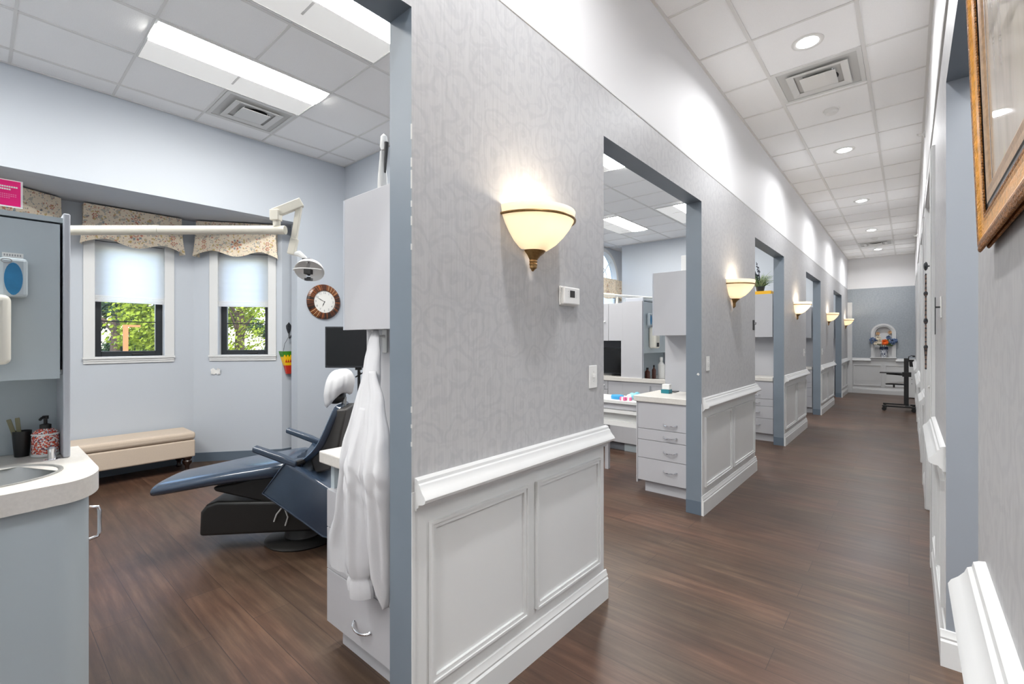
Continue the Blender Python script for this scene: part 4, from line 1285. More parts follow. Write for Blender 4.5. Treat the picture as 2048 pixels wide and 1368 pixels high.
nm_ = MB()
for h in range(1, 13):
    v, f = text_mesh(str(h), 0.034, 'ink')
    a = PI / 2 - 2 * PI * h / 12
    # text x -> +y, text y -> +z (seen from +x looking to -x, right is +y)
    nm_.add([(0.0226, 0.105 * math.cos(a) + x, 0.105 * math.sin(a) + y) for x, y, z in v], f, 'ink_pale')
nm_.build('numerals', ck, smooth=0)
def hand(angle_clock, L, w):
    a = PI / 2 - 2 * PI * angle_clock
    d = Vector((0, math.cos(a), math.sin(a))); s_ = Vector((0, -d.z, d.y))
    mb = MB(); o = Vector((0.025, 0, 0))
    mb.add([o - s_ * w * 0.5, o + d * L * 0.55 - s_ * w * 1.2, o + d * L, o + d * L * 0.55 + s_ * w * 1.2, o + s_ * w * 0.5, o - d * 0.015], [(0, 1, 2, 3, 4, 5)], 'ink')
    mb.build('hand', ck, smooth=0)
hand(49.5 / 60, 0.105, 0.003); hand(6.83 / 12, 0.065, 0.004)
MB().lathe([(0.006, 0.022), (0.006, 0.027), (0.0, 0.028)], 'ink', axis='x', seg=12).build('pivot', ck)

# iron hook and painted metal pocket
t = thing('iron_hook', 'dark cast-iron leaf hook on the wall below the dental lamp', 'hook', (-5.549, 2.41, 1.51))
lf = MB()
lf.loft([[(0.004, 0.001, 0.07), (0.004, -0.001, 0.07), (0.008, -0.001, 0.07), (0.008, 0.001, 0.07)], [(0.0, 0.032, 0.03), (0.0, -0.032, 0.03), (0.014, -0.02, 0.03), (0.014, 0.02, 0.03)], [(0.0, 0.030, 0.0), (0.0, -0.030, 0.0), (0.016, -0.018, 0.0), (0.016, 0.018, 0.0)], [(0.0, 0.010, -0.06), (0.0, -0.010, -0.06), (0.010, -0.006, -0.06), (0.010, 0.006, -0.06)]], 'iron')
lf.build('leaf_plate', t)
MB().tube([(0.006, 0, -0.05), (0.012, 0, -0.10), (0.03, 0.0, -0.118), (0.055, 0, -0.105), (0.062, 0, -0.085)], 0.007, 'iron').build('hook', t)
t = thing('wall_pocket', 'green, yellow and red tapered metal pocket hanging from the iron hook', 'wall pocket', (-5.515, 2.405, 1.055))
def tri(w, d, z): return [(-d, -w, z), (d, -w * 0.9, z), (d, w * 0.9, z), (-d, w, z)]
zs = [(-0.08, 0.038, 'kite_dark'), (-0.02, 0.050, 'kite_red'), (0.02, 0.062, 'kite_red'), (0.06, 0.075, 'kite_yellow'), (0.12, 0.090, 'kite_yellow'), (0.17, 0.105, 'kite_green'), (0.185, 0.108, 'kite_green')]
b = MB()
for (z0, w0, m0), (z1, w1, m1) in zip(zs[:-1], zs[1:]):
    b.loft([tri(w0, 0.012 + (z0 + 0.08) * 0.1, z0), tri(w1, 0.012 + (z1 + 0.08) * 0.1, z1)], m1, caps=False)
b.add(tri(0.038, 0.012, -0.08), [(0, 1, 2, 3)], 'kite_dark')
for k in range(5):
    w = -0.07 + 0.035 * k
    b.add([(0.0325, w - 0.014, 0.12), (0.0325, w + 0.014, 0.12), (0.036, w, 0.165)], [(0, 1, 2)], 'kite_yellow')
    b.add([(0.028, w * 0.7 - 0.012, 0.055), (0.028, w * 0.7 + 0.012, 0.055), (0.032, w * 0.75, 0.095)], [(0, 1, 2)], 'kite_red')
b.build('pocket', t, smooth=0)
MB().tube([(0.0, -0.07, 0.185), (0.01, -0.06, 0.27), (0.012, -0.02, 0.345), (0.012, 0.0, 0.352), (0.012, 0.02, 0.345), (0.01, 0.06, 0.27), (0.0, 0.07, 0.185)], 0.0022, 'iron', 6).build('wire_bail', t)

# white butterfly on the bay wall under window 2
M2, L2 = frames[3]
t = thing('butterfly_ornament', 'small white butterfly fixed to the wall under the narrower window', 'ornament')
t.matrix_world = M2 @ Matrix.Translation((0.23, -0.004, 1.01))
for sgn in (-1, 1):
    b = MB().add([(0, -0.004, -0.015), (0, -0.004, 0.015), (sgn * 0.02, -0.022, 0.045), (sgn * 0.05, -0.026, 0.030), (sgn * 0.045, -0.022, 0.0), (sgn * 0.05, -0.016, -0.022), (sgn * 0.015, -0.010, -0.03)], [(0, 1, 2, 3, 4, 5, 6)], 'white_plastic')
    b.build('wing', t, smooth=0)
MB().tube([(0, -0.004, -0.02), (0, -0.005, 0.02)], 0.004, 'white_plastic', 6).build('body', t)

# ------------------------------------------------------------------ dental chair
CA = math.atan2(0.75, 0.66)
def make_chair():
    t = thing('dental_chair', '', 'dental chair')
    # local x = towards head, y = far side (camera sees -y side), z up
    def sect(x, w, zt, th, crown=0.012):
        pts = []
        for s in (-1.0, -0.96, -0.8, -0.45, 0, 0.45, 0.8, 0.96, 1.0):
            drop = 0.0 if abs(s) < 0.85 else 0.012 if abs(s) < 0.98 else 0.03
            pts.append((x, s * w, zt + crown * (1 - s * s) - drop))
        for s in (0.98, 0.8, 0, -0.8, -0.98):
            pts.append((x, s * w, zt - th + (0.015 if abs(s) > 0.9 else 0)))
        return pts
    data = [(-0.868, 0.222, 0.440, 0.058), (-0.862, 0.226, 0.447, 0.070), (-0.80, 0.228, 0.458, 0.072), (-0.66, 0.236, 0.482, 0.075), (-0.50, 0.245, 0.515, 0.078), (-0.36, 0.25, 0.537, 0.085), (-0.24, 0.255, 0.552, 0.09), (-0.12, 0.26, 0.572, 0.10), (0.0, 0.26, 0.588, 0.10)]
    MB().loft([sect(*d) for d in data], 'chair_blue').build('leg_rest', t, smooth=70, subsurf=1)
    # hip shell: flared bucket
    poly = [(-0.028, 0.602), (-0.158, 0.420), (0.06, 0.252), (0.20, 0.138), (0.36, 0.09), (0.44, 0.16), (0.42, 0.33), (0.22, 0.435), (0.08, 0.535)]
    rings = []
    for yy, g in ((-0.335, -0.012), (-0.33, 0.0), (-0.31, 0.008), (-0.22, -0.012), (0.0, -0.035), (0.22, -0.012), (0.31, 0.008), (0.33, 0.0), (0.335, -0.012)):
        cx = sum(p[0] for p in poly) / len(poly); cz = sum(p[1] for p in poly) / len(poly)
        ring = []
        for i, (x, z) in enumerate(poly):
            topi = i in (0, 7, 8)
            ring.append((x + (x - cx) * (g if abs(yy) > 0.33 else 0), yy * (1 + 0.10 * (0.6 - z)), z + (g if topi else 0)))
        rings.append(ring)
    MB().loft(rings, 'chair_blue').build('hip_shell', t, smooth=40, bevel=0.012, seg=3)
    # piping along the flank edge
    MB().tube([(x, -0.335 * (1 + 0.10 * (0.6 - z)), z) for x, z in poly[:5]], 0.006, 'chair_blue', 8).build('piping', t)
    # backrest upholstery
    front = [(-0.05, 0.555), (0.03, 0.585), (0.085, 0.630), (0.13, 0.69), (0.175, 0.80), (0.215, 0.905), (0.232, 0.94)]
    rings = []
    for i, (x, z) in enumerate(front):
        w = [0.20, 0.225, 0.23, 0.225, 0.205, 0.185, 0.16][i]
        nx, nz = 0.042, -0.022
        ring = []
        for s in (-1, -0.93, -0.5, 0, 0.5, 0.93, 1):
            dp = 0.03 * (1 - s * s)
            ring.append((x + dp * 0.6, s * w, z - dp * 0.3))
        for s in (0.95, 0.5, 0, -0.5, -0.95):
            ring.append((x + nx, s * w, z + nz))
        rings.append(ring)
    MB().loft(rings, 'chair_blue').build('backrest', t, smooth=60, subsurf=1)
    # rear shell
    fr = [(0.075, 0.57), (0.13, 0.66), (0.19, 0.79), (0.232, 0.905), (0.305, 0.905), (0.275, 0.76), (0.245, 0.60), (0.20, 0.50), (0.10, 0.48)]
    MB().prism([(x, z) for x, z in fr], -0.165, 0.165, 'y', 'chair_shell').build('rear_shell', t, smooth=30, bevel=0.012)
    sc_ = MB()
    for z in (0.70, 0.77, 0.84): sc_.lathe([(0.008, -0.168), (0.008, -0.164), (0, -0.168)], 'chrome', (0.15 + (z - 0.7) * 0.45, 0, z), 8, axis='y')
    sc_.build('bolt', t)
    # headrest
    MB().tube([(0.25, 0, 0.88), (0.255, 0, 0.97)], 0.016, 'steel').build('headrest_post', t)
    h = MB().sphere((0.198, 0, 0.972), (0.066, 0.112, 0.050), 'chair_black', 20, 10)
    h.build('headrest', t)
    cv = MB(); rings = []
    NJ = 64
    def sgnp(v, p): return math.copysign(abs(v) ** p, v)
    for i in range(15):
        f = i / 14
        th = PI * 0.62 * f
        rad = max(math.sin(min(th, PI / 2)) ** 0.5, 0.03) * (1 - 0.10 * max(0, f - 0.8) / 0.2)
        ring = []
        for j in range(NJ):
            ph = 2 * PI * j / NJ
            fold = 1 + (0.030 * math.sin(ph * 9 + 1.0 + f) + 0.022 * math.sin(ph * 17 + 0.7 + 3 * f)) * f ** 0.6
            x = 0.096 * rad * sgnp(math.cos(ph), 0.8) * fold
            y = 0.135 * rad * sgnp(math.sin(ph), 0.8) * fold
            z = 1.165 - 0.200 * f ** 1.5 - 0.02 * math.sin(ph * 3 + 2) * f ** 3
            ring.append((0.230 + x - 0.008 * f * f, y, z + (0.10 + 0.45 * f * f) * x))
        rings.append(ring)
    inner = [[(0.215 + (p[0] - 0.215) * 0.95, p[1] * 0.95, p[2] - 0.003) for p in r] for r in rings[::-1]]
    cv.loft(rings + inner, 'white_cloth')
    o = cv.build('headrest_cover', t, smooth=80)
    # arm rests
    for sy in (-1, 1):
        y = sy * 0.30
        a = MB()
        a.loft([[(-0.225, y - 0.035, 0.675), (-0.225, y + 0.035, 0.675), (-0.222, y + 0.032, 0.708), (-0.222, y - 0.032, 0.708)], [(-0.05, y - 0.038, 0.600), (-0.05, y + 0.038, 0.600), (-0.05, y + 0.034, 0.642), (-0.05, y - 0.034, 0.642)], [(0.03, y - 0.03, 0.565), (0.03, y + 0.03, 0.565), (0.03, y + 0.028, 0.60), (0.03, y - 0.028, 0.60)]], 'chair_blue')
        a.build('armrest', t, smooth=30, bevel=0.010, seg=3)
        MB().tube([(0.02, y, 0.585), (0.04, sy * 0.20, 0.575)], 0.018, 'chair_black').build('arm_bracket', t)
    # base
    bl = [(-0.605, 0.105), (-0.60, 0.26), (-0.565, 0.305), (-0.50, 0.325), (0.10, 0.30), (0.16, 0.10)]
    MB().prism(bl, -0.17, 0.17, 'y', 'chair_black').build('lift_base', t, smooth=30, bevel=0.02, seg=3)
    up = [(-0.535, 0.412), (-0.52, 0.385), (-0.22, 0.302), (0.05, 0.29), (0.05, 0.50), (-0.15, 0.50), (-0.40, 0.435)]
    MB().prism(up, -0.15, 0.15, 'y', 'chair_black').build('seat_link', t, smooth=30, bevel=0.012)
    MB().lathe([(0.0, 0.0), (0.235, 0.0), (0.24, 0.010), (0.22, 0.022), (0.12, 0.03), (0.10, 0.105), (0, 0.105)], 'chair_black', (-0.02, 0, 0), 36).build('floor_plate', t)
    bk = MB().tube([(-0.15, -0.172, 0.18), (-0.13, -0.185, 0.23), (-0.10, -0.185, 0.27)], 0.005, 'grille_grey', 8); bk.tube([(-0.08, -0.172, 0.15), (-0.06, -0.185, 0.21), (-0.08, -0.185, 0.27)], 0.005, 'grille_grey', 8)
    bk.build('spring', t)
    return t
CH = make_chair(); CH.location = (-3.18, 1.50, 0); CH.rotation_euler = (0, 0, CA)
CH['label'] = 'navy vinyl dental chair with white headrest cover in the first room'; CH['group'] = 'dental chairs'
dup(CH, (-3.30, 4.42, 0), CA, 'navy dental chair behind the white tray desk in the second room', 'dental chairs')

# monitor on a stand
def make_monitor(w=0.40, h=0.345, stand=True, zc=1.325):
    t = thing('monitor', '', 'monitor')
    # screen faces local -y
    MB().box(-w / 2, w / 2, -0.02, 0.02, zc - h / 2, zc + h / 2, 'bezel').build('bezel', t, smooth=0, bevel=0.004)
    MB().box(-w / 2 + 0.012, w / 2 - 0.012, -0.0215, -0.020, zc - h / 2 + 0.018, zc + h / 2 - 0.012, 'screen_black').build('screen', t, smooth=0)
    if stand:
        s_ = MB().tube([(0.06, 0.035, 0.03), (0.06, 0.035, zc - 0.02)], 0.012, 'black_plastic', 10)
        s_.box(0.02, 0.10, 0.018, 0.045, zc - 0.06, zc + 0.04, 'black_plastic')
        s_.lathe([(0.0, 0.0), (0.20, 0.0), (0.20, 0.015), (0.03, 0.03), (0, 0.03)], 'black_plastic', (0.06, 0.035, 0), 24)
        s_.build('stand', t)
        c_ = MB().tube([(0.05, 0.03, zc - h / 2 - 0.005), (0.08, 0.02, zc - h / 2 - 0.05), (0.04, 0.01, zc - h / 2 - 0.08), (0.12, 0.02, zc - h / 2 - 0.03), (0.15, 0.02, zc - h / 2 - 0.10), (0.11, 0.01, zc - h / 2 - 0.20), (0.10, 0.02, zc - h / 2 - 0.32)], 0.006, 'black_plastic', 6)
        c_.box(0.04, 0.09, 0.0, 0.03, zc - h / 2 - 0.02, zc - h / 2 + 0.0, 'duct_dark')
        c_.build('cable', t)
    return t
MO = make_monitor(0.41, 0.345, True, 1.309); MO.location = (-3.56, 2.055, 0); MO.rotation_euler = (0, 0, R(41)); MO['label'] = 'black monitor on a stand behind the headrest in the first room'

# ------------------------------------------------------------------ drawer cabinets with hutches
def make_drawer_cabinet(slot=False, depth=0.55, W=0.52):
    """origin: floor, front left corner; x to the right, front faces -y"""
    t = thing('drawer_cabinet', '', 'cabinet')
    c = MB()
    zt = 0.70 if slot else 0.815
    c.box(0, W, 0.018, depth, 0.105, zt, 'laminate_grey')
    c.box(0.05, W, 0.05, depth, 0.0, 0.105, 'laminate_grey')
    if slot:
        c.box(0.0, 0.03, 0.02, 0.05, zt, 0.815, 'laminate_blue'); c.box(0.12, W, 0.10, depth, zt, 0.815, 'laminate_grey')
    c.build('carcass', t, smooth=0)
    MB().box(-0.034, W, -0.02, depth, 0.815, 0.868, 'counter_top').build('worktop', t, smooth=0, bevel=0.006)
    if not slot: MB().box(-0.012, 0.0, -0.002, depth, 0.08, 0.815, 'laminate_grey').build('end_panel', t, smooth=0)
    rows = [(0.574, 0.815, 0.632), (0.474, 0.574, 0.523), (0.310, 0.474, 0.393), (0.105, 0.310, 0.225)]
    if slot: rows = [(0.53, 0.70, 0.60), (0.345, 0.53, 0.42), (0.105, 0.345, 0.20)]
    for z0, z1, hz in rows:
        d = MB().box(0.002, W, 0.0, 0.018, z0 + 0.002, z1 - 0.002, 'laminate_grey').build('drawer', t, smooth=0, bevel=0.0015)
        n = 10
        h = MB().tube([(0.30 + 0.058 * math.cos(PI + PI * i / n), -0.004 - 0.026 * math.sin(PI * i / n), hz - 0.010 * math.sin(PI * i / n)) for i in range(n + 1)], [0.0065] + [0.0050] * (n - 1) + [0.0065], 'chrome', 8)
        h.build('handle', d)
    return t
def make_hutch(W=0.50, pw=0.50, D=0.30, z0=0.868, zc=1.418, zt=2.0):
    """back panel standing on the worktop carrying a wall cabinet; origin front-left of the cabinet at floor level"""
    t = thing('wall_cabinet', '', 'cabinet')
    MB().box(0, pw, D, D + 0.02, z0, zt, 'laminate_grey').build('back_panel', t, smooth=0)
    MB().box(0, W, 0.018, D, zc, zt, 'laminate_grey').build('box', t, smooth=0)
    MB().box(0.012, W, 0.0, 0.018, zc - 0.006, zt, 'laminate_grey').build('door', t, smooth=0, bevel=0.0015)
    MB().box(0.0, 0.012, 0.0, 0.018, zc - 0.006, zt, 'edge_grey').build('side_edge', t, smooth=0)
    return t
D1 = make_drawer_cabinet(True, 0.30); D1.location = (-1.985, 1.03, 0); D1['label'] = 'grey drawer cabinet behind the hanging white coat'; D1['group'] = 'drawer cabinets at the doorways'
H1 = make_hutch(0.50, 0.58, 0.12); H1.location = (-1.95, 1.09, 0); H1['label'] = 'pale grey wall cabinet above the hanging white coat'
DC = make_drawer_cabinet(); DC.location = (-1.872, 3.93, 0); DC['label'] = 'grey four-drawer cabinet at the second doorway jamb'; DC['group'] = 'drawer cabinets at the doorways'
HC = make_hutch(); HC.location = (-1.842, 4.18, 0); HC['label'] = 'grey wall cabinet above the four-drawer unit in the second doorway'; HC['group'] = 'wall cabinets at the doorways'
H1['group'] = 'wall cabinets at the doorways'
for y, d_, h_ in ((6.97, 'third', 'under the yellow box'), (10.25, 'fourth', 'behind the fourth doorway jamb'), (13.70, 'fifth and last', 'at the last doorway')):
    dup(DC, (-1.90, y, 0), 0, f'grey four-drawer cabinet just inside the {d_} doorway', 'drawer cabinets at the doorways')
    dup(HC, (-1.90, y + 0.06, 0), 0, f'grey wall cabinet {h_}', 'wall cabinets at the doorways')

o = MB().box(0, 0.20, 0, 0.16, 0, 0.15, 'white_plastic').build('storage_box', smooth=0, bevel=0.004); o.location = (-1.60, 4.26, 2.0); tag(o, 'small white box standing on the wall cabinet in the second doorway', 'box')
t = thing('tapered_stand', 'grey tapered stand with white tip on top of the wall cabinet above the coat', 'stand', (-1.76, 1.17, 2.0))
MB().lathe([(0.0, 0.0), (0.022, 0.0), (0.020, 0.08), (0.012, 0.17), (0.010, 0.20), (0, 0.20)], 'grille_grey', seg=14).build('stem', t)
MB().lathe([(0.012, 0.20), (0.018, 0.215), (0.014, 0.26), (0.0, 0.275)], 'white_plastic', (0.012, 0, 0), 12).build('tip', t)
MB().tube([(0.02, 0, 0.10), (0.032, 0, 0.23)], [0.004, 0.010], 'black_plastic').build('strap', t)

# coat hook and coat
t = thing('coat_hook', 'white strip hook on the panel behind the coat', 'hook', (-1.795, 1.209, 1.365))
MB().box(-0.017, 0.017, -0.007, 0.0, -0.055, 0.05, 'white_plastic').build('strip', t, smooth=0, bevel=0.006)
MB().tube([(0, -0.007, 0.02), (0.012, -0.05, 0.015), (0.024, -0.076, 0.025), (0.025, -0.08, 0.045)], 0.007, 'white_plastic').build('peg', t)
def make_coat():
    t = thing('white_coat', 'white lab coat hanging by the near blue jamb', 'coat', (0, 0, 0))
    def yprof(z):      # front plane of the cloth mass
        if z > 0.90: return 0.965 + 0.17 * ((z - 0.90) / 0.5) ** 1.1
        return 0.965
    def body(name, key, th, nf, seed, m='coat_cloth', yoff=0.0, cuff=False):
        """key: list of (z, xl, xr)"""
        rnd = random.Random(seed)
        phs = [rnd.uniform(0, 6.28) for _ in range(4)]
        rings = []
        NZ, NJ = 80, 110
        z0, z1 = key[0][0], key[-1][0]
        for i in range(NZ + 1):
            z = z0 + (z1 - z0) * i / NZ
            for (za, la, ra), (zb, lb, rb_) in zip(key[:-1], key[1:]):
                if za >= z >= zb:
                    f = (za - z) / (za - zb); f = f * f * (3 - 2 * f) * 0.4 + f * 0.6
                    xl, xr = la + (lb - la) * f, ra + (rb_ - ra) * f
                    break
            g = min(1, i / NZ * 2.2)
            ring = []
            cxm, hw = (xl + xr) / 2, (xr - xl) / 2
            tt = min(th * (0.22 + 1.0 * g), hw * 1.2)
            for j in range(NJ):
                a = 2 * PI * j / NJ
                ca, sa = math.cos(a), math.sin(a)
                x = cxm + hw * math.copysign(abs(ca) ** 0.75, ca)
                u = (x - cxm) / 0.2
                fold = (0.50 * math.sin(u * nf + phs[0] + 0.9 * math.sin(z * 3 + phs[1])) + 0.32 * math.sin(u * nf * 2.1 + phs[2] + z * 2.0) + 0.18 * math.sin(u * nf * 3.7 + phs[3] - z * 3))
                sharp = math.copysign(abs(fold) ** 0.7, fold)
                crumple = 0.0
                if name == 'sleeve': crumple = 0.004 * math.exp(-((z - 0.86) / 0.08) ** 2) * math.sin(z * 80 + u * 22 + phs[0]) + 0.0015 * math.sin(z * 22 + u * 15 + phs[2])
                y = yprof(z) + yoff + tt * 0.5 * sa - ((0.017 * sharp * g + crumple) if sa < 0 else 0)
                ring.append((x, y, z + (0.012 * math.sin(u * nf * 0.8 + phs[1]) if i == NZ else 0)))
            rings.append(ring)
        MB().loft(rings, m).build(name, t, smooth=80)
    body('coat_body', [(1.412, -1.785, -1.750), (1.37, -1.786, -1.715), (1.30, -1.772, -1.672), (1.20, -1.735, -1.63), (1.03, -1.70, -1.55), (0.88, -1.69, -1.47), (0.71, -1.745, -1.462), (0.56, -1.825, -1.462), (0.505, -1.825, -1.462), (0.485, -1.800, -1.475)], 0.085, 7.0, 5)
    # middle sleeve with gathered cuff
    body('sleeve', [(1.10, -1.645, -1.60), (0.98, -1.632, -1.53), (0.85, -1.615, -1.49), (0.66, -1.612, -1.475), (0.55, -1.608, -1.475), (0.508, -1.592, -1.482), (0.498, -1.582, -1.492), (0.475, -1.594, -1.478), (0.440, -1.588, -1.470)], 0.075, 9.0, 11, yoff=-0.035)
    # right sleeve
    body('sleeve', [(1.24, -1.665, -1.62), (1.13, -1.615, -1.51), (1.0, -1.555, -1.42), (0.88, -1.515, -1.372), (0.70, -1.490, -1.366), (0.55, -1.475, -1.366), (0.50, -1.45, -1.368), (0.435, -1.40, -1.372)], 0.075, 9.0, 23, yoff=-0.030)
    lp = MB().tube([(-1.775, 1.128, 1.40), (-1.772, 1.135, 1.414), (-1.765, 1.128, 1.40)], 0.004, 'coat_cloth', 6)
    lp.build('hang_loop', t)
    return t
make_coat()

# ------------------------------------------------------------------ second room
wk = thing('tray_desk', 'white low wing desk with rounded shelf beside the four-drawer cabinet', 'desk', (-1.90, 4.02, 0))
def wing(x0, y1, z0, z1, m, mb):
    # rounded at the left front corner
    pts = [(0, 0), (0, y1), (x0, y1), (x0, 0.15)] + [(x0 + 0.15 - 0.15 * math.cos(PI / 2 * i / 6), 0.15 - 0.15 * math.sin(PI / 2 * i / 6)) for i in range(1, 7)]
    return mb.prism(pts, z0, z1, 'z', m)
wing(-0.62, 0.42, 0.760, 0.786, 'white_plastic', MB()).build('desk_top', wk, smooth=30)
MB().box(-0.58, -0.004, 0.03, 0.40, 0.70, 0.760, 'laminate_grey').build('apron', wk, smooth=0)
wing(-0.60, 0.42, 0.665, 0.695, 'white_plastic', MB()).build('shelf', wk, smooth=30)
MB().box(-0.55, -0.004, 0.06, 0.40, 0.585, 0.665, 'grille_grey').build('inner_tray', wk, smooth=0)
wing(-0.60, 0.42, 0.545, 0.585, 'white_plastic', MB()).build('shelf', wk, smooth=30)
for x in (-0.54, -0.03): MB().box(x - 0.02, x + 0.02, 0.36, 0.40, 0.0, 0.545, 'laminate_grey').build('leg', wk, smooth=0)
wx, wy, wz = -1.90, 4.02, 0.786
o = MB().lathe([(0, 0), (0.05, 0), (0.052, 0.03), (0.045, 0.04), (0, 0.04)], 'item_sky', seg=20, sx=1.3).build('blue_case'); o.location = (wx - 0.29, wy + 0.13, wz); tag(o, 'flat sky-blue case at the left of the tray desk', 'case')
for k, (dx, dy, h, lb) in enumerate(((-0.195, 0.06, 0.034, 'small pink and white carton nearest on the tray desk'), (-0.15, 0.09, 0.030, 'second pink and white carton on the tray desk'))):
    o = thing('pink_carton', lb, 'carton', (wx + dx, wy + dy, wz), R(8 * k), 'pink cartons on the tray desk')
    MB().box(-0.026, 0.026, -0.02, 0.02, 0, h, 'item_pink').build('carton', o, smooth=0, bevel=0.002)
    MB().box(-0.008, 0.010, -0.0206, 0.0206, 0.0, h + 0.0006, 'white_plastic').build('carton_band', o, smooth=0)
o = thing('face_mask', 'crumpled aqua and white mask behind the cartons', 'mask', (wx - 0.13, wy + 0.20, wz))
b = MB().sphere((0, 0, 0.035), (0.06, 0.05, 0.035), 'item_aqua', 16, 8)
b.v = [(x * (1 + 0.15 * math.sin(9 * z * 30)), y, z + 0.01 * math.sin(x * 90)) for x, y, z in b.v]
b.build('mask_body', o)
MB().sphere((-0.05, -0.03, 0.026), (0.035, 0.02, 0.026), 'white_plastic', 10, 6).build('mask_fold', o)
t = thing('tissue_box', 'teal and white box on the four-drawer cabinet worktop', 'box', (-1.745, 4.26, 0.868))
MB().box(-0.03, 0.045, -0.04, 0.04, 0, 0.035, 'item_teal').build('lower_box', t, smooth=0)
MB().box(-0.025, 0.045, -0.03, 0.03, 0.035, 0.085, 'white_plastic').build('upper_box', t, smooth=0, bevel=0.004)
o = MB().box(-0.07, 0.07, -0.05, 0.05, 0, 0.008, 'bottle_dark').build('dark_tray', smooth=0); o.location = (-1.76, 4.40, 0.868); tag(o, 'flat dark tray behind the teal box on the worktop', 'tray')

# island block behind: workstation cabinet facing the camera + sink unit on its corridor side
wsX0, wsX1, wsY = -3.40, -2.676, 5.20
ws = thing('workstation_cabinet', 'pale tall cabinet with monitor niche deep in the second doorway', 'cabinet', (wsX0, wsY, 0))
Wd = wsX1 - wsX0
MB().box(0, Wd, 0.02, 0.55, 0.10, 0.865, 'laminate_grey').build('base_box', ws, smooth=0)
MB().box(0.02, Wd, 0.06, 0.55, 0, 0.10, 'niche_dark').build('toe_kick', ws, smooth=0)
MB().box(0, Wd, -0.02, 0.55, 0.865, 0.91, 'counter_top').build('worktop', ws, smooth=0)
MB().box(0, Wd, 0.50, 0.55, 0.91, 1.365, 'niche_dark').build('niche_back', ws, smooth=0)
for x0, x1 in ((0, 0.03), (Wd - 0.02, Wd)): MB().box(x0, x1, 0.0, 0.50, 0.91, 1.365, 'laminate_grey').build('niche_side', ws, smooth=0)
MB().box(0, Wd, 0.02, 0.55, 1.365, 1.825, 'laminate_grey').build('upper_box', ws, smooth=0)
for x0, x1 in ((0.002, 0.528), (0.532, Wd)):
    d = MB().box(x0, x1, 0, 0.02, 1.362, 1.828, 'laminate_grey').build('door', ws, smooth=0, bevel=0.002)
    if x0 < 0.1: MB().sphere((x1 - 0.05, -0.012, 1.60), 0.012, 'white_plastic', 10, 6).build('knob', d)
for x0, x1, z0, z1 in ((0.002, 0.52, 0.75, 0.858), (0.002, 0.52, 0.105, 0.745), (0.525, Wd, 0.105, 0.858)):
    d = MB().box(x0, x1, 0, 0.02, z0, z1, 'laminate_grey').build('drawer' if z0 > 0.7 else 'door', ws, smooth=0, bevel=0.002)
    if z0 > 0.7: MB().sphere((x1 - 0.05, -0.012, 0.80), 0.012, 'white_plastic', 10, 6).build('knob', d)
MB().box(Wd, Wd + 0.256, 0.0, 0.016, 0.91, 1.84, 'laminate_grey').build('end_panel', ws, smooth=0)
MB().box(Wd, Wd + 0.66, 0.0, 0.016, 0.105, 0.865, 'laminate_grey').build('end_panel', ws, smooth=0)
MB().box(Wd, Wd + 0.68, -0.02, 0.03, 0.865, 0.91, 'counter_top').build('worktop_nose', ws, smooth=0)
MB().tube([(Wd + 0.36, 0.0, 0.74), (Wd + 0.36, -0.02, 0.745), (Wd + 0.36, -0.02, 0.82), (Wd + 0.36, 0.0, 0.825)], 0.005, 'chrome', 6).build('handle', ws)
m2 = make_monitor(0.42, 0.34, False, 0.19); m2.location = (-2.85, 5.42, 0.91); m2['label'] = 'black monitor inside the cabinet niche of the second room'
MB().lathe([(0, 0), (0.10, 0), (0.10, 0.012), (0.02, 0.02), (0.02, 0.05), (0, 0.05)], 'black_plastic', (0, 0.03, 0), 18).build('stand', m2)
S2 = dup(SU, (-2.65, 6.42, 0), 0, 'sink cabinet half hidden behind the wall cabinet in the second doorway')
SH2 = dup(SH, (-2.65, 6.42, 0), 0, 'grey cupboard with cream dispenser deep in the second doorway')
HX2 = -2.65 + 0.226
for y, lb in ((5.36, 'left of two glove holders on the deep second-room cupboard'), (5.50, 'right of two glove holders on the deep second-room cupboard')):
    dup(GL, (HX2, y, 1.62), 0, lb, 'glove holders deep in the second room')
dup(TW, (HX2, 5.45, 1.40), 0, 'cream wall dispenser on the deep second-room cupboard')
def bottle(loc, r, h, m, lb, name='bottle', cap='black_plastic'):
    t = thing(name, lb, 'bottle', loc)
    MB().lathe([(0, 0), (r, 0), (r, h * 0.65), (r * 0.4, h * 0.78), (r * 0.4, h * 0.85), (0, h * 0.85)], m, seg=16).build('body', t)
    MB().lathe([(r * 0.45, h * 0.85), (r * 0.45, h), (0, h)], cap, seg=12).build('cap', t)
bottle((-2.53, 5.42, 0.886), 0.030, 0.19, 'bottle_dark', 'dark bottle on the far sink counter, leftmost', cap='metal_white')
bottle((-2.47, 5.46, 0.886), 0.032, 0.14, 'bottle_amber', 'amber bottle on the far sink counter, beside the dark one')
bottle((-2.43, 5.56, 0.886), 0.024, 0.17, 'bottle_amber', 'thin amber bottle nearest the white pump on the far counter')
bottle((-2.36, 5.62, 0.886), 0.042, 0.27, 'white_plastic', 'tall white pump bottle on the far sink counter', 'pump_bottle', 'white_plastic')
dl2 = thing('light_pole', 'cream horizontal lamp pole above the second-room cabinets', 'lamp pole', (-3.02, 5.16, 0), math.atan2(0.89, 0.28))
MB().tube([(0, 0, 1.955), (0.30, 0, 1.955)], 0.024, 'cream_enamel', 14).build('pole', dl2)
MB().tube([(0.30, 0, 1.955), (1.6, 0, 1.955)], 0.018, 'grille_grey', 14).build('pole_extension', dl2)
MB().tube([(0.36, 0, 1.83), (0.36, 0, 1.955)], 0.016, 'cream_enamel', 10).build('bracket', dl2)
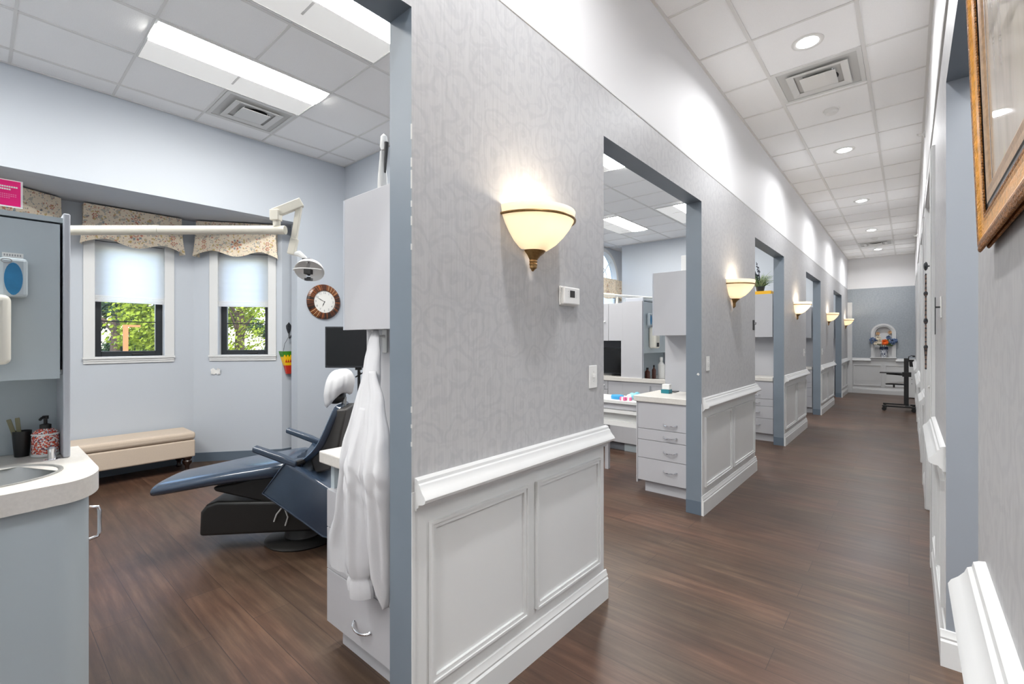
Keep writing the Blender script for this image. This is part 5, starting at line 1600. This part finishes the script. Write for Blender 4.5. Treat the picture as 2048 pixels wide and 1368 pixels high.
m3 = make_monitor(0.34, 0.28, True, 1.15); m3.location = (-3.1, 8.15, 0); m3.rotation_euler = (0, 0, R(70)); m3['label'] = 'black monitor seen side-on through the gap in the second room'

# ------------------------------------------------------------------ third doorway: yellow box and plant
zt = 2.0
o = MB().box(0.0, 0.46, 0, 0.20, 0, 0.045, 'yellow_box').build('yellow_box', smooth=0, bevel=0.003); o.location = (-1.88, 7.05, zt); tag(o, 'flat bright yellow box on the third-doorway wall cabinet', 'box')
pl = thing('potted_grass', 'spiky green artificial plant on the yellow box', 'plant', (-1.575, 7.15, zt + 0.045))
MB().lathe([(0, 0), (0.045, 0), (0.06, 0.07), (0.055, 0.07), (0.04, 0.01), (0, 0.01)], 'bottle_dark', seg=16, caps=False).build('pot', pl)
random.seed(5)
b = MB()
for k in range(110):
    a = random.uniform(0, 2 * PI); r = random.uniform(0.06, 0.21); h = random.uniform(0.05, 0.22)
    b.tube([(0.02 * math.cos(a), 0.02 * math.sin(a), 0.05), (r * 0.5 * math.cos(a), r * 0.5 * math.sin(a), 0.05 + h * 0.75), (r * math.cos(a), r * math.sin(a), 0.05 + h * random.uniform(0.6, 1.1))], [0.005, 0.004, 0.001], random.choice(['leaf_green', 'leaf_pale', 'leaf_pale']), 4)
b.build('blades', pl)
b = MB()
for k in range(5):
    a = random.uniform(PI * 0.5, PI * 1.5); h = random.uniform(0.28, 0.42)
    tip = (0.20 * math.cos(a) * random.uniform(0.3, 1), 0.12 * math.sin(a), h)
    b.tube([(0, 0, 0.05), (tip[0] * 0.4, tip[1] * 0.4, h * 0.6), tip], 0.0035, 'berry_dark', 5)
    for q in range(8):
        f = 0.5 + 0.06 * q
        b.sphere((tip[0] * f + random.gauss(0, 0.012), tip[1] * f + random.gauss(0, 0.012), 0.05 + (h - 0.05) * f + random.gauss(0, 0.012)), 0.010, 'berry_dark', 6, 4)
b.build('berry_stems', pl)

# ------------------------------------------------------------------ far end: vase and flowers, cart, cabinet
vs = thing('vase', 'blue and white vase in the arched niche', 'vase', (ncx + 0.01, YE + 0.01, 0.937))
MB().lathe([(0, 0), (0.055, 0), (0.06, 0.02), (0.078, 0.17), (0.085, 0.24), (0.074, 0.275), (0.06, 0.28), (0.055, 0.27), (0.06, 0.24), (0, 0.23)], 'vase_pattern', seg=24, caps=False).build('vase_body', vs)
MB().lathe([(0.0865, 0.20), (0.089, 0.24), (0.078, 0.272)], 'vase_blue', seg=24, caps=False).build('neck_band', vs)
def bloom(x, z, r, m, petals, name, lb, dy=-0.05, grp=None, layers=3):
    t = thing(name, lb, 'flower', (ncx + x, YE + dy, z), group=grp)
    b = MB()
    for L_ in range(layers):
        n = petals + L_
        rr = r * (1 - 0.28 * L_)
        for k in range(n):
            a = 2 * PI * k / n + L_ * 0.5
            c, s_ = math.cos(a), math.sin(a)
            w = rr * 0.42
            y0 = -0.012 * L_
            b.add([(0, y0, 0), (rr * 0.55 * c - w * s_, y0 - 0.02, rr * 0.55 * s_ + w * c), (rr * c, y0 - 0.012 - 0.012 * L_, rr * s_), (rr * 0.55 * c + w * s_, y0 - 0.02, rr * 0.55 * s_ - w * c)], [(0, 1, 2, 3)], m)
    b.build('petals', t, smooth=0)
    vx, vz = 0.01 - x, 1.19 - z
    MB().tube([(0, 0.0, 0), (vx * 0.5, -dy * 0.4, vz * 0.6), (vx, -dy + 0.01, vz)], 0.004, 'leaf_green', 5).build('stem', t)
bloom(0.03, 1.32, 0.085, 'flower_orange', 9, 'orange_rose', 'large orange bloom in the centre of the niche bouquet', -0.09)
for x, z, lb in ((-0.20, 1.36, 'blue hydrangea at the left of the niche bouquet'), (0.20, 1.34, 'blue hydrangea at the right of the niche bouquet')):
    t = thing('blue_hydrangea', lb, 'flower', (ncx + x, YE - 0.06, z), group='blue flowers in the niche')
    b = MB()
    for k in range(60):
        d = Vector((random.gauss(0, 1), random.gauss(0, 1), random.gauss(0, 1))).normalized() * random.uniform(0.05, 0.085)
        b.sphere((d.x, d.y * 0.5, d.z), 0.016, 'flower_blue', 6, 4)
    b.build('florets', t)
    MB().tube([(0, 0, 0), ((0.01 - x) * 0.6, 0.04, -0.10), (0.01 - x, 0.07, 1.19 - z)], 0.004, 'leaf_green', 5).build('stem', t)
bloom(-0.10, 1.42, 0.075, 'flower_cream', 6, 'cream_lily', 'cream lily at the upper left of the orange bloom', grp='cream lilies')
bloom(-0.06, 1.32, 0.070, 'flower_cream', 6, 'cream_lily', 'cream lily low beside the orange bloom', -0.08, 'cream lilies')
bloom(-0.15, 1.30, 0.060, 'flower_cream', 6, 'cream_lily', 'cream lily at the lower left of the bouquet', -0.07, 'cream lilies')
bloom(-0.11, 1.54, 0.050, 'flower_peach', 7, 'peach_flower', 'peach flower at the upper left inside the arch', 0.02, 'peach flowers')
bloom(0.13, 1.57, 0.050, 'flower_peach', 7, 'peach_flower', 'peach flower at the upper right inside the arch', 0.02, 'peach flowers')
bloom(0.10, 1.44, 0.055, 'flower_blue', 8, 'small_blue_flower', 'small blue flower above the orange bloom', -0.03)
fl = thing('bouquet_foliage', 'dark green leaves under the niche flowers', 'foliage', (ncx, YE - 0.04, 1.24))
b = MB()
for k in range(26):
    a = random.uniform(-0.3, PI + 0.3); r = random.uniform(0.08, 0.20)
    p = Vector((r * math.cos(a), random.uniform(-0.03, 0.03), r * math.sin(a) * 0.6 + 0.02)); q = p * 1.35
    s_ = Vector((-p.z, 0.01, p.x)).normalized() * 0.02
    b.add([p * 0.2 + Vector((0, 0.04, 0)), (p + q) / 2 + s_, q, (p + q) / 2 - s_], [(0, 1, 2, 3)], 'leaf_green')
b.build('leaves', fl, smooth=0)

ct = thing('mobile_cart', 'black wheeled cart with post and tray arms at the corridor end', 'cart', (-0.04, 11.8, 0))
b = MB()
for y in (-0.22, 0.22): b.box(-0.36, 0.135, y - 0.02, y + 0.02, 0.075, 0.105, 'black_plastic')
b.box(-0.02, 0.06, -0.22, 0.22, 0.08, 0.11, 'black_plastic'); b.build('base_frame', ct, smooth=0, bevel=0.004)
for x in (-0.33, 0.11):
    for y in (-0.22, 0.22):
        w = MB().lathe([(0.0, -0.018), (0.033, -0.018), (0.037, -0.010), (0.037, 0.010), (0.033, 0.018), (0.0, 0.018)], 'black_plastic', (x, y, 0.037), 16, axis='y', caps=False)
        w.box(x - 0.02, x + 0.02, y - 0.022, y + 0.022, 0.06, 0.078, 'black_plastic')
        w.build('caster', ct)
MB().box(-0.036, 0.036, -0.03, 0.03, 0.10, 1.02, 'black_plastic').build('post', ct, smooth=0, bevel=0.004)
MB().box(-0.06, 0.075, -0.04, 0.04, 0.66, 0.75, 'black_plastic').build('clamp', ct, smooth=0, bevel=0.004)
b = MB(); beam(Vector((0, 0, 0.69)), Vector((-0.30, 0, 0.71)), 0.05, 0.03, 'black_plastic', b); b.box(-0.40, -0.06, -0.16, 0.16, 0.722, 0.736, 'black_plastic')
b.build('upper_tray', ct, smooth=0)
b = MB().box(-0.31, -0.03, -0.13, 0.13, 0.50, 0.515, 'black_plastic'); b.box(-0.20, -0.17, -0.015, 0.015, 0.44, 0.50, 'black_plastic'); b.build('lower_shelf', ct, smooth=0)
o = MB().box(-0.15, 0.13, -0.11, 0.11, 0, 0.012, 'steel').build('silver_tray', smooth=0, bevel=0.003); o.location = (-0.20, 11.8, 0.552); o.rotation_euler = (0, R(-6), 0)
tag(o, 'thin silver tray propped on the lower shelf of the black cart', 'tray')
o.location = (-0.21, 11.8, 0.534)

cb = thing('white_cabinet', 'low white cabinet in the right corner behind the black cart', 'cabinet', (-0.01, 14.35, 0))
MB().box(0, 0.125, 0, 0.55, 0.02, 0.74, 'white_trim').build('box', cb, smooth=0, bevel=0.004)
MB().box(0.01, 0.12, 0.02, 0.53, 0, 0.02, 'black_plastic').build('plinth', cb, smooth=0)
k_ = MB()
for z in (0.35, 0.45): k_.sphere((0.06, -0.006, z), 0.008, 'black_plastic', 8, 6)
k_.build('knob', cb)
bg_ = thing('black_caddy', 'black holder with raised handles standing on the white cabinet', 'holder', (0.045, 14.46, 0.74))
MB().lathe([(0, 0), (0.05, 0), (0.062, 0.17), (0.056, 0.17), (0.045, 0.01), (0, 0.01)], 'black_plastic', seg=4, a0=PI / 4, a1=PI / 4 + 2 * PI, caps=False).build('body', bg_, smooth=0)
b = MB().tube([(-0.05, 0, 0.12), (-0.05, 0, 0.24), (0.0, 0, 0.265), (0.05, 0, 0.26)], 0.010, 'black_plastic', 8); b.sphere((0.04, 0, 0.25), (0.03, 0.02, 0.02), 'black_plastic', 10, 6)
b.build('handle', bg_)
